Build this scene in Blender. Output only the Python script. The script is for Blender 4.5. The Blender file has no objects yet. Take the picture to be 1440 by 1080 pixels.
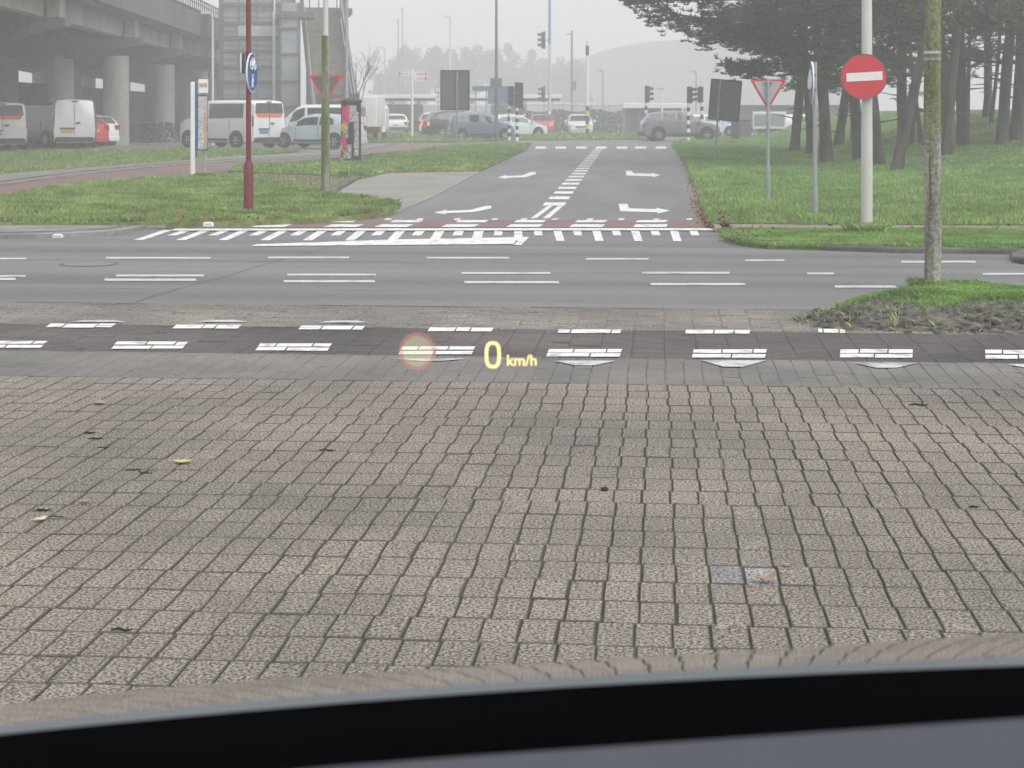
import bpy, bmesh, math, random
import numpy as np
from mathutils import Vector, Matrix

random.seed(7)
rng = np.random.default_rng(7)
S = bpy.context.scene
C = S.collection
R = math.radians

# ------------------------------------------------------------------ camera
HAZE = .0043         # fog density per metre
EYE = 1.5            # eye height of the driver
FPX = 2400.0         # focal length in photo pixels (photo 1440 wide)
HOR = 160.0          # horizon row in the photo
YAW = R(5.0)         # camera turned left of the street direction (+Y)
cam_d = bpy.data.cameras.new("camera")
cam = bpy.data.objects.new("camera", cam_d)
C.objects.link(cam)
cam_d.sensor_width = 36.0
cam_d.lens = 36.0 * FPX / 1440.0
cam_d.shift_y = -(540.0 - HOR) / 1440.0
cam_d.clip_start = 0.05
cam_d.clip_end = 3000.0
cam_d.dof.use_dof = True
cam_d.dof.focus_distance = 9.0
cam_d.dof.aperture_fstop = 14.0
cam.location = (0, 0, EYE)
cam.rotation_euler = (R(90), 0, YAW)
S.camera = cam

# ------------------------------------------------------------------ sky, sun, exposure
SUN_EL, SUN_AZ = 45.0, 130.0      # overcast: a very soft sun high behind on the right
w = bpy.data.worlds.new("World")
S.world = w
w.use_nodes = True
nt = w.node_tree
nt.nodes.clear()
sky = nt.nodes.new("ShaderNodeTexSky")
sky.sky_type = 'NISHITA'
sky.sun_disc = False
sky.sun_elevation = R(SUN_EL)
sky.sun_rotation = R(SUN_AZ)
sky.dust_density = 6.0
sky.air_density = 1.0
hs = nt.nodes.new("ShaderNodeHueSaturation")
hs.inputs["Saturation"].default_value = 0.10
hs.inputs["Value"].default_value = 1.0
bw = nt.nodes.new("ShaderNodeMix")
bw.data_type = 'RGBA'
bw.inputs["Factor"].default_value = 0.80          # the cloud sheet evens the sky out
bw.inputs["B"].default_value = (8.2, 8.35, 8.6, 1)
bg = nt.nodes.new("ShaderNodeBackground")
bg.inputs["Strength"].default_value = 0.085
wo = nt.nodes.new("ShaderNodeOutputWorld")
nt.links.new(sky.outputs[0], hs.inputs["Color"])
nt.links.new(hs.outputs[0], bw.inputs["A"])
nt.links.new(bw.outputs["Result"], bg.inputs[0])
nt.links.new(bg.outputs[0], wo.inputs[0])

sd = bpy.data.lights.new("sun", 'SUN')
sd.energy = 1.5
sd.angle = R(50)
sd.color = (1.0, 0.97, 0.93)
so = bpy.data.objects.new("sun", sd)
C.objects.link(so)
so.rotation_euler = (R(90 - SUN_EL), 0, R(180 - SUN_AZ))

S.view_settings.view_transform = 'Standard'
S.view_settings.look = 'None'
S.view_settings.gamma = 1.0
S.view_settings.exposure = 0.67
S.cycles.use_denoising = True
S.cycles.max_bounces = 6
S.cycles.diffuse_bounces = 3
S.cycles.glossy_bounces = 3
S.cycles.volume_bounces = 2
S.cycles.use_adaptive_sampling = True

# ------------------------------------------------------------------ picture <-> place
CA, SA = math.cos(YAW), math.sin(YAW)
def at(px, py, D):
    """place seen at photo pixel (px, py) at depth D metres"""
    xc = (px - 720.0) / FPX * D
    return Vector((xc * CA - D * SA, xc * SA + D * CA, EYE - (py - HOR) / FPX * D))
def depth(py, z=0.0):
    return (EYE - z) * FPX / (py - HOR)
def G(px, py, z=0.0):
    return at(px, py, depth(py, z))
def view_az(px):
    """world heading (from +X, ccw) of the sight line through column px"""
    return math.pi / 2 + YAW - math.atan((px - 720.0) / FPX)

# ------------------------------------------------------------------ mesh collector
class MB:
    def __init__(s):
        s.v, s.f, s.m = [], [], []
    def add(s, vs, fs, mi=0):
        o = len(s.v)
        s.v += [tuple(p) for p in vs]
        for f in fs:
            s.f.append(tuple(i + o for i in f)); s.m.append(mi)
        return s
    def box(s, c, d, rz=0.0, mi=0, taper=1.0, rot=None):
        x, y, z = d[0] / 2, d[1] / 2, d[2] / 2
        pts = [(-x, -y, -z), (x, -y, -z), (x, y, -z), (-x, y, -z)]
        pts += [(-x * taper, -y * taper, z), (x * taper, -y * taper, z), (x * taper, y * taper, z), (-x * taper, y * taper, z)]
        M = (rot or Matrix.Rotation(rz, 3, 'Z'))
        c = Vector(c)
        return s.add([c + M @ Vector(p) for p in pts],
                     [(3, 2, 1, 0), (4, 5, 6, 7), (0, 1, 5, 4), (1, 2, 6, 5), (2, 3, 7, 6), (3, 0, 4, 7)], mi)
    def rbox(s, c, d, b=0.02, rz=0.0, mi=0):
        """box with its upright edges and top chamfered"""
        x, y, z = d[0] / 2, d[1] / 2, d[2] / 2
        b = min(b, x * .9, y * .9)
        def ring(i, zz):
            X, Y = x - i, y - i
            k = b
            return [(-X + k, -Y, zz), (X - k, -Y, zz), (X, -Y + k, zz), (X, Y - k, zz), (X - k, Y, zz), (-X + k, Y, zz), (-X, Y - k, zz), (-X, -Y + k, zz)]
        M = Matrix.Rotation(rz, 3, 'Z'); c = Vector(c)
        rings = [ring(0, -z), ring(0, z - b), ring(b * .7, z)]
        pts = [c + M @ Vector(p) for r in rings for p in r]
        fs = [tuple(range(7, -1, -1)), tuple(range(16, 24))]
        for k in range(2):
            for i in range(8):
                j = (i + 1) % 8
                fs.append((k * 8 + i, k * 8 + j, k * 8 + 8 + j, k * 8 + 8 + i))
        return s.add(pts, fs, mi)
    def tube(s, pts, rad, n=10, mi=0, cap=True, flat=1.0):
        pts = [Vector(p) for p in pts]
        if not hasattr(rad, '__len__'): rad = [rad] * len(pts)
        vs, fs = [], []
        for i, p in enumerate(pts):
            t = (pts[min(i + 1, len(pts) - 1)] - pts[max(i - 1, 0)])
            t = t.normalized() if t.length > 1e-9 else Vector((0, 0, 1))
            a = Vector((0, 1, 0)) if abs(t.y) < .9 else Vector((1, 0, 0))
            u = t.cross(a).normalized(); v = t.cross(u).normalized()
            for k in range(n):
                an = 2 * math.pi * k / n
                vs.append(p + (u * math.cos(an) + v * math.sin(an) * flat) * rad[i])
        for i in range(len(pts) - 1):
            for k in range(n):
                j = (k + 1) % n
                fs.append((i * n + k, i * n + j, i * n + n + j, i * n + n + k))
        if cap:
            fs.append(tuple(range(n - 1, -1, -1)))
            fs.append(tuple(range((len(pts) - 1) * n, len(pts) * n)))
        return s.add(vs, fs, mi)
    def cyl(s, c, r, h, n=16, mi=0, r2=None):
        c = Vector(c)
        return s.tube([c, c + Vector((0, 0, h))], [r, r if r2 is None else r2], n, mi)
    def disc_y(s, c, r, t, n=32, mi=0, rin=None):
        """disc in the local XZ plane, thickness t along -Y from c (front at c.y)"""
        c = Vector(c)
        vs, fs = [], []
        for yy in (0, t):
            for k in range(n):
                a = 2 * math.pi * k / n
                vs.append(c + Vector((r * math.cos(a), yy, r * math.sin(a))))
        if rin is None:
            fs += [tuple(range(n)), tuple(range(2 * n - 1, n - 1, -1))]
        else:
            for yy in (0, t):
                for k in range(n):
                    a = 2 * math.pi * k / n
                    vs.append(c + Vector((rin * math.cos(a), yy, rin * math.sin(a))))
            for k in range(n):
                j = (k + 1) % n
                fs.append((k, j, 2 * n + j, 2 * n + k))
                fs.append((n + j, n + k, 3 * n + k, 3 * n + j))
                fs.append((2 * n + k, 2 * n + j, 3 * n + j, 3 * n + k))
        for k in range(n):
            j = (k + 1) % n
            fs.append((j, k, n + k, n + j))
        return s.add(vs, fs, mi)
    def prism_y(s, poly, y0, y1, mi=0):
        """outline in XZ pulled from y0 to y1"""
        n = len(poly)
        vs = [(p[0], y0, p[1]) for p in poly] + [(p[0], y1, p[1]) for p in poly]
        fs = [tuple(range(n)), tuple(range(2 * n - 1, n - 1, -1))]
        fs += [((i + 1) % n, i, n + i, n + (i + 1) % n) for i in range(n)]
        return s.add(vs, fs, mi)
    def quad(s, a, b, c, d, mi=0):
        return s.add([a, b, c, d], [(0, 1, 2, 3)], mi)
    def grid(s, rows, mi=0, close=False):
        n = len(rows[0]); o = []
        for r in rows: o += [tuple(p) for p in r]
        fs = []
        for i in range(len(rows) - 1):
            for k in range(n if close else n - 1):
                j = (k + 1) % n
                fs.append((i * n + k, i * n + j, i * n + n + j, i * n + n + k))
        return s.add(o, fs, mi)
    def build(s, name, mat, parent=None, smooth=False, loc=None, fix=True):
        me = bpy.data.meshes.new(name)
        me.from_pydata(s.v, [], s.f)
        mats = mat if isinstance(mat, (list, tuple)) else [mat]
        for m in mats: me.materials.append(m)
        if len(mats) > 1: me.polygons.foreach_set('material_index', s.m)
        if fix:
            bm = bmesh.new(); bm.from_mesh(me)
            bmesh.ops.recalc_face_normals(bm, faces=bm.faces)
            bm.to_mesh(me); bm.free()
        if smooth:
            me.polygons.foreach_set('use_smooth', [True] * len(me.polygons))
            try: me.set_sharp_from_angle(angle=R(38))
            except Exception: pass
        me.update()
        o = bpy.data.objects.new(name, me)
        C.objects.link(o)
        if parent: o.parent = parent
        if loc is not None: o.location = loc
        return o

def thing(name, label, cat, loc=(0, 0, 0), rz=0.0, group=None):
    o = bpy.data.objects.new(name, None)
    C.objects.link(o)
    o.empty_display_size = .2
    o.location = loc; o.rotation_euler = (0, 0, rz)
    o["label"] = label; o["category"] = cat
    if group: o["group"] = group
    return o
def tag(o, label, cat, group=None):
    o["label"] = label; o["category"] = cat
    if group: o["group"] = group
    return o
def kind(o, k):
    o["kind"] = k; return o
KIDS = {}
def dup(root, loc, rz=0.0, label=None, sc=None):
    def cp(o, par):
        c = o.copy(); C.objects.link(c)
        if par: c.parent = par
        for ch in list(o.children): cp(ch, c)
        return c
    r = cp(root, None)
    r.location = loc; r.rotation_euler = (0, 0, rz)
    if sc: r.scale = (sc, sc, sc)
    if label: r["label"] = label
    return r

# ------------------------------------------------------------------ materials
def srgb(r, g, b):
    f = lambda c: (c / 255 / 12.92) if c / 255 <= .04045 else ((c / 255 + .055) / 1.055) ** 2.4
    return (f(r), f(g), f(b))
def M(name, col, rough=.6, var=.12, scale=4.0, col2=None, spec=.5, metal=0.0, bump=0.0, bscale=60.0,
      fine=0.0, fscale=200.0, stretch=None, emit=None, lo=.35, hi=.65, coat=0.0, detail=5.0):
    m = bpy.data.materials.new(name); m.use_nodes = True
    t = m.node_tree; b = t.nodes["Principled BSDF"]
    b.inputs["Roughness"].default_value = rough
    b.inputs["Metallic"].default_value = metal
    b.inputs["Specular IOR Level"].default_value = spec
    if coat: b.inputs["Coat Weight"].default_value = coat; b.inputs["Coat Roughness"].default_value = .08
    tc = t.nodes.new("ShaderNodeTexCoord")
    src = tc.outputs["Object"]
    if stretch:
        mp = t.nodes.new("ShaderNodeMapping"); mp.inputs["Scale"].default_value = stretch
        t.links.new(src, mp.inputs["Vector"]); src = mp.outputs[0]
    n = t.nodes.new("ShaderNodeTexNoise")
    n.inputs["Scale"].default_value = scale; n.inputs["Detail"].default_value = detail
    t.links.new(src, n.inputs["Vector"])
    rp = t.nodes.new("ShaderNodeValToRGB")
    c2 = col2 or tuple(min(1, c * (1 + var)) for c in col)
    c1 = col if col2 else tuple(c * (1 - var) for c in col)
    rp.color_ramp.elements[0].position = lo; rp.color_ramp.elements[1].position = hi
    rp.color_ramp.elements[0].color = (*c1, 1); rp.color_ramp.elements[1].color = (*c2, 1)
    t.links.new(n.outputs["Fac"], rp.inputs["Fac"])
    out = rp.outputs["Color"]
    if fine:
        n2 = t.nodes.new("ShaderNodeTexNoise"); n2.inputs["Scale"].default_value = fscale; n2.inputs["Detail"].default_value = 3
        t.links.new(tc.outputs["Object"], n2.inputs["Vector"])
        r2 = t.nodes.new("ShaderNodeValToRGB")
        r2.color_ramp.elements[0].position = .36; r2.color_ramp.elements[1].position = .64
        r2.color_ramp.elements[0].color = (1 - fine,) * 3 + (1,); r2.color_ramp.elements[1].color = (1 + fine,) * 3 + (1,)
        t.links.new(n2.outputs["Fac"], r2.inputs["Fac"])
        mx = t.nodes.new("ShaderNodeMix"); mx.data_type = 'RGBA'; mx.blend_type = 'MULTIPLY'; mx.inputs["Factor"].default_value = 1
        t.links.new(out, mx.inputs["A"]); t.links.new(r2.outputs["Color"], mx.inputs["B"])
        out = mx.outputs["Result"]
    t.links.new(out, b.inputs["Base Color"])
    if bump:
        nb = t.nodes.new("ShaderNodeTexNoise"); nb.inputs["Scale"].default_value = bscale; nb.inputs["Detail"].default_value = 4
        t.links.new(tc.outputs["Object"], nb.inputs["Vector"])
        bp = t.nodes.new("ShaderNodeBump"); bp.inputs["Strength"].default_value = bump; bp.inputs["Distance"].default_value = .01
        t.links.new(nb.outputs["Fac"], bp.inputs["Height"]); t.links.new(bp.outputs[0], b.inputs["Normal"])
    if emit:
        b.inputs["Emission Color"].default_value = (*emit[0], 1); b.inputs["Emission Strength"].default_value = emit[1]
    return m
def island_mat(name, dark, light, speck, spscale, stain=.25, rough=.85, stc=.5, bump=.5, sfac=1.0):
    """stones: a tint of its own for each stone, grains inside it, worn patches over the whole"""
    m = bpy.data.materials.new(name); m.use_nodes = True
    t = m.node_tree; b = t.nodes["Principled BSDF"]; b.inputs["Roughness"].default_value = rough
    b.inputs["Specular IOR Level"].default_value = .35
    g = t.nodes.new("ShaderNodeNewGeometry"); tc = t.nodes.new("ShaderNodeTexCoord")
    rp = t.nodes.new("ShaderNodeValToRGB")
    rp.color_ramp.elements[0].color = (*dark, 1); rp.color_ramp.elements[1].color = (*light, 1)
    t.links.new(g.outputs["Random Per Island"], rp.inputs["Fac"])
    n = t.nodes.new("ShaderNodeTexNoise"); n.inputs["Scale"].default_value = spscale; n.inputs["Detail"].default_value = 3.0
    n.inputs["Roughness"].default_value = .6
    t.links.new(tc.outputs["Object"], n.inputs["Vector"])
    r2 = t.nodes.new("ShaderNodeValToRGB")
    r2.color_ramp.elements[0].position = .40; r2.color_ramp.elements[1].position = .60
    r2.color_ramp.elements[0].color = (1 - speck,) * 3 + (1,); r2.color_ramp.elements[1].color = (1 + speck * .9, 1 + speck * .85, 1 + speck * .8, 1)
    t.links.new(n.outputs["Fac"], r2.inputs["Fac"])
    mx = t.nodes.new("ShaderNodeMix"); mx.data_type = 'RGBA'; mx.blend_type = 'MULTIPLY'; mx.inputs["Factor"].default_value = sfac
    t.links.new(rp.outputs[0], mx.inputs["A"]); t.links.new(r2.outputs[0], mx.inputs["B"])
    n3 = t.nodes.new("ShaderNodeTexNoise"); n3.inputs["Scale"].default_value = stc; n3.inputs["Detail"].default_value = 6
    t.links.new(tc.outputs["Object"], n3.inputs["Vector"])
    r3 = t.nodes.new("ShaderNodeValToRGB")
    r3.color_ramp.elements[0].position = .3; r3.color_ramp.elements[1].position = .7
    r3.color_ramp.elements[0].color = (1 - stain, 1 - stain * .95, 1 - stain * .85, 1); r3.color_ramp.elements[1].color = (1 + stain * .4,) * 3 + (1,)
    t.links.new(n3.outputs["Fac"], r3.inputs["Fac"])
    mx2 = t.nodes.new("ShaderNodeMix"); mx2.data_type = 'RGBA'; mx2.blend_type = 'MULTIPLY'; mx2.inputs["Factor"].default_value = 1
    t.links.new(mx.outputs["Result"], mx2.inputs["A"]); t.links.new(r3.outputs[0], mx2.inputs["B"])
    t.links.new(mx2.outputs["Result"], b.inputs["Base Color"])
    bp = t.nodes.new("ShaderNodeBump"); bp.inputs["Strength"].default_value = bump; bp.inputs["Distance"].default_value = .006
    t.links.new(n.outputs["Fac"], bp.inputs["Height"]); t.links.new(bp.outputs[0], b.inputs["Normal"])
    return m
def glass_mat(name, col=(.02, .025, .03), rough=.06):
    return M(name, col, rough=rough, var=.3, scale=1.5, spec=.8)

m_asph = M("asphalt", (.108, .108, .112), rough=.62, col2=(.195, .195, .198), scale=1.3, stretch=(.07, 1, 1), lo=.3, hi=.7, fine=.24, fscale=55, bump=.25, bscale=90, spec=.5)
m_asph2 = M("asphalt side street", (.13, .13, .133), rough=.58, col2=(.18, .18, .183), stretch=(1, .15, 1), scale=1.1, fine=.18, fscale=45, bump=.2, bscale=80)
m_ground = M("yard paving", (.17, .168, .165), rough=.8, var=.15, scale=.3, fine=.12, fscale=20)
m_white = M("road paint", (.36, .36, .355), rough=.6, scale=7, col2=(.76, .76, .74), lo=.33, hi=.47, fine=.14, fscale=45)
m_worn = M("worn road paint", (.24, .235, .225), rough=.65, col2=(.56, .56, .54), scale=7, fine=.15, fscale=40, lo=.3, hi=.55)
m_red = M("red asphalt", srgb(124, 101, 98), rough=.75, var=.12, scale=1.2, fine=.12, fscale=30)
m_apron = M("pale concrete", (.27, .255, .23), rough=.85, var=.14, scale=.7, fine=.12, fscale=25)
m_walk = M("walk paving", (.235, .225, .21), rough=.85, var=.18, scale=1.2, fine=.15, fscale=15)
m_sand = M("sandy paving", (.26, .225, .185), rough=.9, var=.2, scale=1.5, fine=.15, fscale=15)
m_dirt = M("bare earth", (.12, .105, .08), rough=.95, col2=(.22, .2, .17), scale=1.2, fine=.25, fscale=12)
m_joint = M("joint sand", (.062, .06, .05), rough=.95, col2=(.08, .088, .045), scale=1.6, fine=.25, fscale=60)
m_kerb = M("kerb concrete", (.06, .06, .056), rough=.85, col2=(.15, .148, .14), scale=1.5, fine=.15, fscale=25)
m_turf = M("turf", (.11, .16, .045), rough=.95, col2=(.17, .20, .07), scale=.8, fine=.3, fscale=9)
m_blade = M("grass blades", (.14, .25, .055), rough=.7, col2=(.26, .36, .115), scale=.9, fine=.34, fscale=1.8)
m_blade_r = M("lush grass blades", (.135, .27, .055), rough=.7, col2=(.25, .40, .105), scale=.5, fine=.32, fscale=1.6)
m_blade_d = M("dry grass blades", (.22, .22, .09), rough=.8, col2=(.33, .31, .16), scale=2, fine=.25, fscale=6)
m_steel = M("galvanised steel", (.34, .36, .37), rough=.5, var=.1, scale=6, metal=.3)
m_lightpole = M("pale painted steel", (.52, .52, .50), rough=.5, col2=(.60, .60, .58), scale=3, stretch=(1, 1, .3), fine=.05)
m_dark = M("dark steel", (.05, .055, .06), rough=.5, var=.2)
m_black = M("black plastic", (.018, .018, .02), rough=.5, var=.2)
m_signback = M("sign back", (.13, .14, .15), rough=.45, var=.08, scale=2, metal=.2)
m_signgrey = M("pale sign back", (.42, .43, .44), rough=.45, var=.06, scale=3)
m_redpaint = M("red sign paint", srgb(204, 62, 70), rough=.4, var=.06, scale=6)
m_redpole = M("dark red pole paint", srgb(112, 26, 36), rough=.5, var=.18, scale=8, stretch=(1, 1, .2), fine=.1, fscale=40)
m_blue = M("blue sign paint", srgb(36, 84, 150), rough=.4, var=.06)
m_signwhite = M("white sign paint", (.78, .78, .77), rough=.45, var=.05)
m_yellow = M("yellow paint", srgb(226, 196, 40), rough=.5, var=.08)
m_orange = M("orange film", srgb(226, 106, 62), rough=.45, var=.06)
m_pink = M("pink print", srgb(215, 60, 120), rough=.5, var=.2, scale=9)
m_glass = glass_mat("dark glass")
m_tyre = M("tyre rubber", (.02, .02, .02), rough=.8, var=.2)
m_rim = M("wheel rim", (.45, .46, .48), rough=.35, metal=.7, var=.1)
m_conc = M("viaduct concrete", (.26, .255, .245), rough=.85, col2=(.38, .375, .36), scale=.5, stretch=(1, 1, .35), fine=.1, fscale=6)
m_concd = M("dark concrete", (.09, .09, .09), rough=.9, col2=(.15, .149, .145), scale=.45, stretch=(1, 1, .3), fine=.12, fscale=5)  # darker concrete tone for deck, inner girders, beams and other parts
m_bark = M("pine bark", (.034, .028, .025), rough=.95, col2=(.095, .077, .066), scale=5, stretch=(1, 1, .25), bump=.8, bscale=14)
m_needle = M("pine needles", (.036, .040, .028), rough=.8, col2=(.082, .078, .052), scale=.8, fine=.2, fscale=3)
m_needle_b = M("browned pine needles", (.085, .062, .045), rough=.85, col2=(.13, .098, .07), scale=1, fine=.2, fscale=3)
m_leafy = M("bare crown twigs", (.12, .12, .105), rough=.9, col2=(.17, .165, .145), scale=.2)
m_hedge = M("hedge leaves", (.03, .04, .025), rough=.85, col2=(.065, .07, .045), scale=1)
m_mossy = M("mossy wood", (.12, .145, .055), rough=.95, col2=(.28, .28, .22), scale=5, stretch=(1.6, 1.6, .22), fine=.25, fscale=30, bump=.5, bscale=40, lo=.42, hi=.62)
m_soil = M("dug soil", (.03, .025, .021), rough=.95, col2=(.17, .15, .135), scale=11, fine=.3, fscale=30, bump=.5)

# ================================================================== GROUND
from mathutils.geometry import tessellate_polygon
def sst(x):
    x = min(1, max(0, x)); return x * x * (3 - 2 * x)
def wob(x, y, s=1.0):
    return (math.sin(x * 1.7 * s + 1.3) * math.cos(y * 1.3 * s) + .6 * math.sin(x * 3.9 * s + y * 2.7 * s)) * .5
def sheet(name, poly, mat, z, skirt=0.0, px=True, parent=None):
    pts = [G(p[0], p[1], z) if px else Vector((p[0], p[1], z)) for p in poly]
    tri = tessellate_polygon([pts])
    b = MB(); b.add(pts, tri)
    if skirt:
        n = len(pts)
        lo = [Vector((p.x, p.y, p.z - skirt)) for p in pts]
        b.add(pts + lo, [(i, (i + 1) % n, n + (i + 1) % n, n + i) for i in range(n)])
    o = b.build(name, mat, parent)
    me = o.data
    for p in me.polygons:       # sheets look up
        pass
    return kind(o, 'structure'), [(pts[a], pts[b_], pts[c]) for a, b_, c in tri]

g = MB().quad((-900, -60, -.03), (900, -60, -.03), (900, 1500, -.03), (-900, 1500, -.03)).build("ground", m_ground)
kind(g, 'structure')
js = MB().quad((-10, -2, -.008), (10, -2, -.008), (10, 13.2, -.008), (-10, 13.2, -.008)).build("paving_bed", m_joint)
kind(js, 'structure')

def bricks(name, x0, x1, y0, y1, pw, pl, gx, gy, mat, lift=.0015, warp=0.0, tilt=.004, skip=.0, top=0.0, jx_=.0016, rot=.006, pick=None, stack=False, bev=.004):
    nx = int((x1 - x0) / pw); vs = []; fs = []; ms = []
    bx = np.array([0, 1, 1, 0]); by = np.array([0, 0, 1, 1])
    wand = {}
    for i in range(nx):
        off = ((.5 if i % 2 else 0) * pl + rng.normal(0, .012)) if not stack else rng.normal(0, .004)
        y = y0 - pl + off
        while y < y1:
            a0, a1 = max(y, y0), min(y + pl, y1)
            y += pl
            if a1 - a0 < .03: continue
            X0, X1 = x0 + i * pw + gx / 2, x0 + (i + 1) * pw - gx / 2
            Y0, Y1 = a0 + gy / 2, a1 - gy / 2
            if stack:
                kq = int(round((a0 - y0) / pl))
                if kq not in wand: wand[kq] = .5 * wand.get(kq - 1, 0.0) + (.006 if kq % 2 else -.006) + rng.normal(0, .0045)
                X0 += wand[kq]; X1 += wand[kq]
            jx, jy = rng.normal(0, jx_), rng.normal(0, .0011)
            an = rng.normal(0, rot); dz = rng.normal(0, lift) + top
            tx, ty = rng.normal(0, tilt), rng.normal(0, tilt)
            cx, cy = (X0 + X1) / 2 + jx, (Y0 + Y1) / 2 + jy
            wx = warp * (math.sin(cy * 1.15 + cx * .55) + .6 * math.sin(cy * 2.3 + cx * .9 + 1)) if warp else 0
            hx, hy = (X1 - X0) / 2, (Y1 - Y0) / 2
            o = len(vs)
            for (sx, sy, z) in ((hx - bev, hy - bev, 0), (hx, hy, -bev), (hx, hy, -.03)):
                for k in range(4):
                    px_, py_ = (2 * bx[k] - 1) * sx, (2 * by[k] - 1) * sy
                    zz = z + dz + tx * px_ + ty * py_
                    vs.append((cx + wx + px_ * math.cos(an) - py_ * math.sin(an), cy + px_ * math.sin(an) + py_ * math.cos(an), zz))
            ms += ([pick(cx, cy)] + [2] * 8) if pick else [0] * 9
            fs.append((o, o + 1, o + 2, o + 3))
            for r in (0, 4):
                for k in range(4):
                    j = (k + 1) % 4
                    fs.append((o + r + j, o + r + k, o + r + 4 + k, o + r + 4 + j))
    b = MB(); b.v = vs; b.f = fs; b.m = ms
    return kind(b.build(name, mat, fix=False), 'structure')

m_brick = island_mat("worn exposed grain pavers", (.226, .200, .175), (.262, .234, .206), .80, 100, stain=.34, stc=.7)
m_brick_p = island_mat("limewashed pavers", (.235, .225, .222), (.28, .275, .275), .7, 100, stain=.5, stc=5.0)
m_brick_s = M("dirty paver edges", (.085, .08, .066), rough=.95, col2=(.125, .12, .09), scale=2.2, fine=.25, fscale=60)
def pale(cx, cy):
    c = G(1045, 817)
    return 1 if ((cx - c.x) / .17) ** 2 + ((cy - c.y) / .15) ** 2 < 1 + rng.normal(0, .2) else 0
m_brick_g = island_mat("smooth grey pavers", (.195, .184, .170), (.212, .200, .186), .28, 100, stain=.35, stc=1.1)
m_brick_d = island_mat("dark red cycle pavers", (.110, .097, .092), (.130, .112, .106), .35, 90, stain=.55, stc=.6)
m_brick_t = island_mat("sandy pavers", (.215, .196, .175), (.245, .224, .20), .45, 60, stain=.42, stc=1.1)
bricks("forecourt_paving", -7, 7, 2.6, 9.5, .110, .222, .0050, .0065, [m_brick, m_brick_p, m_brick_s], lift=.0008, warp=.005, tilt=.005, jx_=.0010, rot=.006, pick=pale, stack=True, bev=.0034)
bricks("paving_strip", -9, 9, 9.5, 10.5, .1075, .209, .003, .0025, m_brick_g, lift=.001, warp=.006, tilt=.008)
bricks("cycle_track", -9, 9, 10.5, 11.85, .205, .1055, .0035, .0025, m_brick_d, lift=.0012, tilt=.008)
bricks("paving_border", -9, 9, 11.85, 13.2, .205, .1055, .003, .003, m_brick_t, lift=.0022, tilt=.012)
for nm, y0, y1, cc in (("strip_bed", 9.5, 10.5, (.12, .115, .105)), ("track_bed", 10.5, 11.85, (.06, .053, .052)), ("border_bed", 11.85, 13.2, (.17, .155, .135))):
    kind(MB().quad((-10, y0, -.003), (10, y0, -.003), (10, y1, -.003), (-10, y1, -.003)).build(nm, M(nm.replace("_", " "), cc, rough=.95, var=.25, scale=3, fine=.2, fscale=50)), "structure")

# carriageway and side street
sheet("main_road", [(-150, 13.2), (150, 13.2), (150, 22.5), (-150, 22.5)], m_asph, .0, px=False)
sheet("side_street", [(440, 321), (545, 304), (600, 278), (640, 252), (690, 229), (745, 203), (700, 196), (500, 190), (-300, 187),
                      (-300, 183), (2200, 183), (2200, 189), (1050, 192), (944, 201), (955, 217), (968, 238), (980, 262), (988, 290), (1010, 321)],
      m_asph2, .004)
sheet("crossing_path", [(130, 322), (205, 317), (420, 309.5), (560, 308.5), (1008, 309.5), (1012, 320), (560, 319.5), (240, 321)], m_red, .009)
sheet("pavement", [(-700, 331), (0, 330), (100, 328), (165, 324.5), (205, 317), (330, 313), (330, 309), (-700, 309)], m_walk, .05, skirt=.07)
sheet("driveway_apron", [(462, 279), (505, 252), (540, 243), (676, 241), (655, 252), (610, 276), (565, 296), (545, 300), (520, 290)], m_apron, .02, skirt=.04)
_, t_soil = sheet("bare_soil", [(270, 252), (330, 236), (420, 243), (510, 249), (462, 279), (420, 278), (340, 262)], m_dirt, .016)
sheet("cycle_path", [(-500, 330), (-120, 302), (0, 281), (58, 269), (155, 254), (214, 250), (272, 248), (323, 239), (366, 231), (451, 224), (560, 213), (650, 207),
                     (650, 202), (560, 203), (447, 220), (330, 226), (233, 232), (117, 243.6), (0, 259), (-500, 300)], m_red, .012)
sheet("footpath", [(-500, 300), (0, 259), (117, 243.6), (233, 232), (330, 226), (447, 220), (560, 203), (520, 203), (447, 215), (330, 219), (233, 227), (117, 235), (0, 244), (-500, 272)], m_walk, .05, skirt=.06)
_, t_back = sheet("back_lawn", [(-500, 271), (0, 244), (117, 235), (233, 227), (330, 219), (420, 211), (395, 209), (300, 209), (170, 210), (0, 213), (-500, 222)], m_turf, .06, skirt=.08)
front_poly = [(-700, 295), (-60, 286), (20, 277), (85, 265), (150, 258), (215, 252), (285, 249), (345, 254), (400, 263), (455, 274), (520, 282), (556, 291), (548, 297), (505, 303), (420, 308), (330, 311), (200, 313.5), (-700, 312)]
_, t_front = sheet("front_lawn", front_poly, m_turf, .08, skirt=.1)
mid_poly = [(322, 240), (345, 233), (440, 228), (500, 225), (560, 216), (620, 207), (690, 202.5), (745, 203), (738, 210), (702, 226), (674, 238.5), (545, 240.5), (508, 249), (480, 246), (400, 243)]
_, t_mid = sheet("corner_lawn", mid_poly, m_turf, .07, skirt=.09)
_, t_far = sheet("median_lawn", [(505, 198), (640, 198), (700, 196), (915, 195), (915, 189.5), (730, 188.5), (505, 189)], m_turf, .08, skirt=.1)
sheet("side_footpath", [(1002, 313.5), (1440, 314.5), (2400, 317), (2400, 325), (1440, 321.5), (1006, 320.5)], m_sand, .062, skirt=.08)
_, t_near = sheet("verge", [(1020, 332), (1010, 321), (1440, 321.5), (2400, 325), (2400, 366), (1440, 350.5), (1160, 345.5), (1080, 343.5), (1040, 338.5)], m_turf, .052, skirt=.06)

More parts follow.
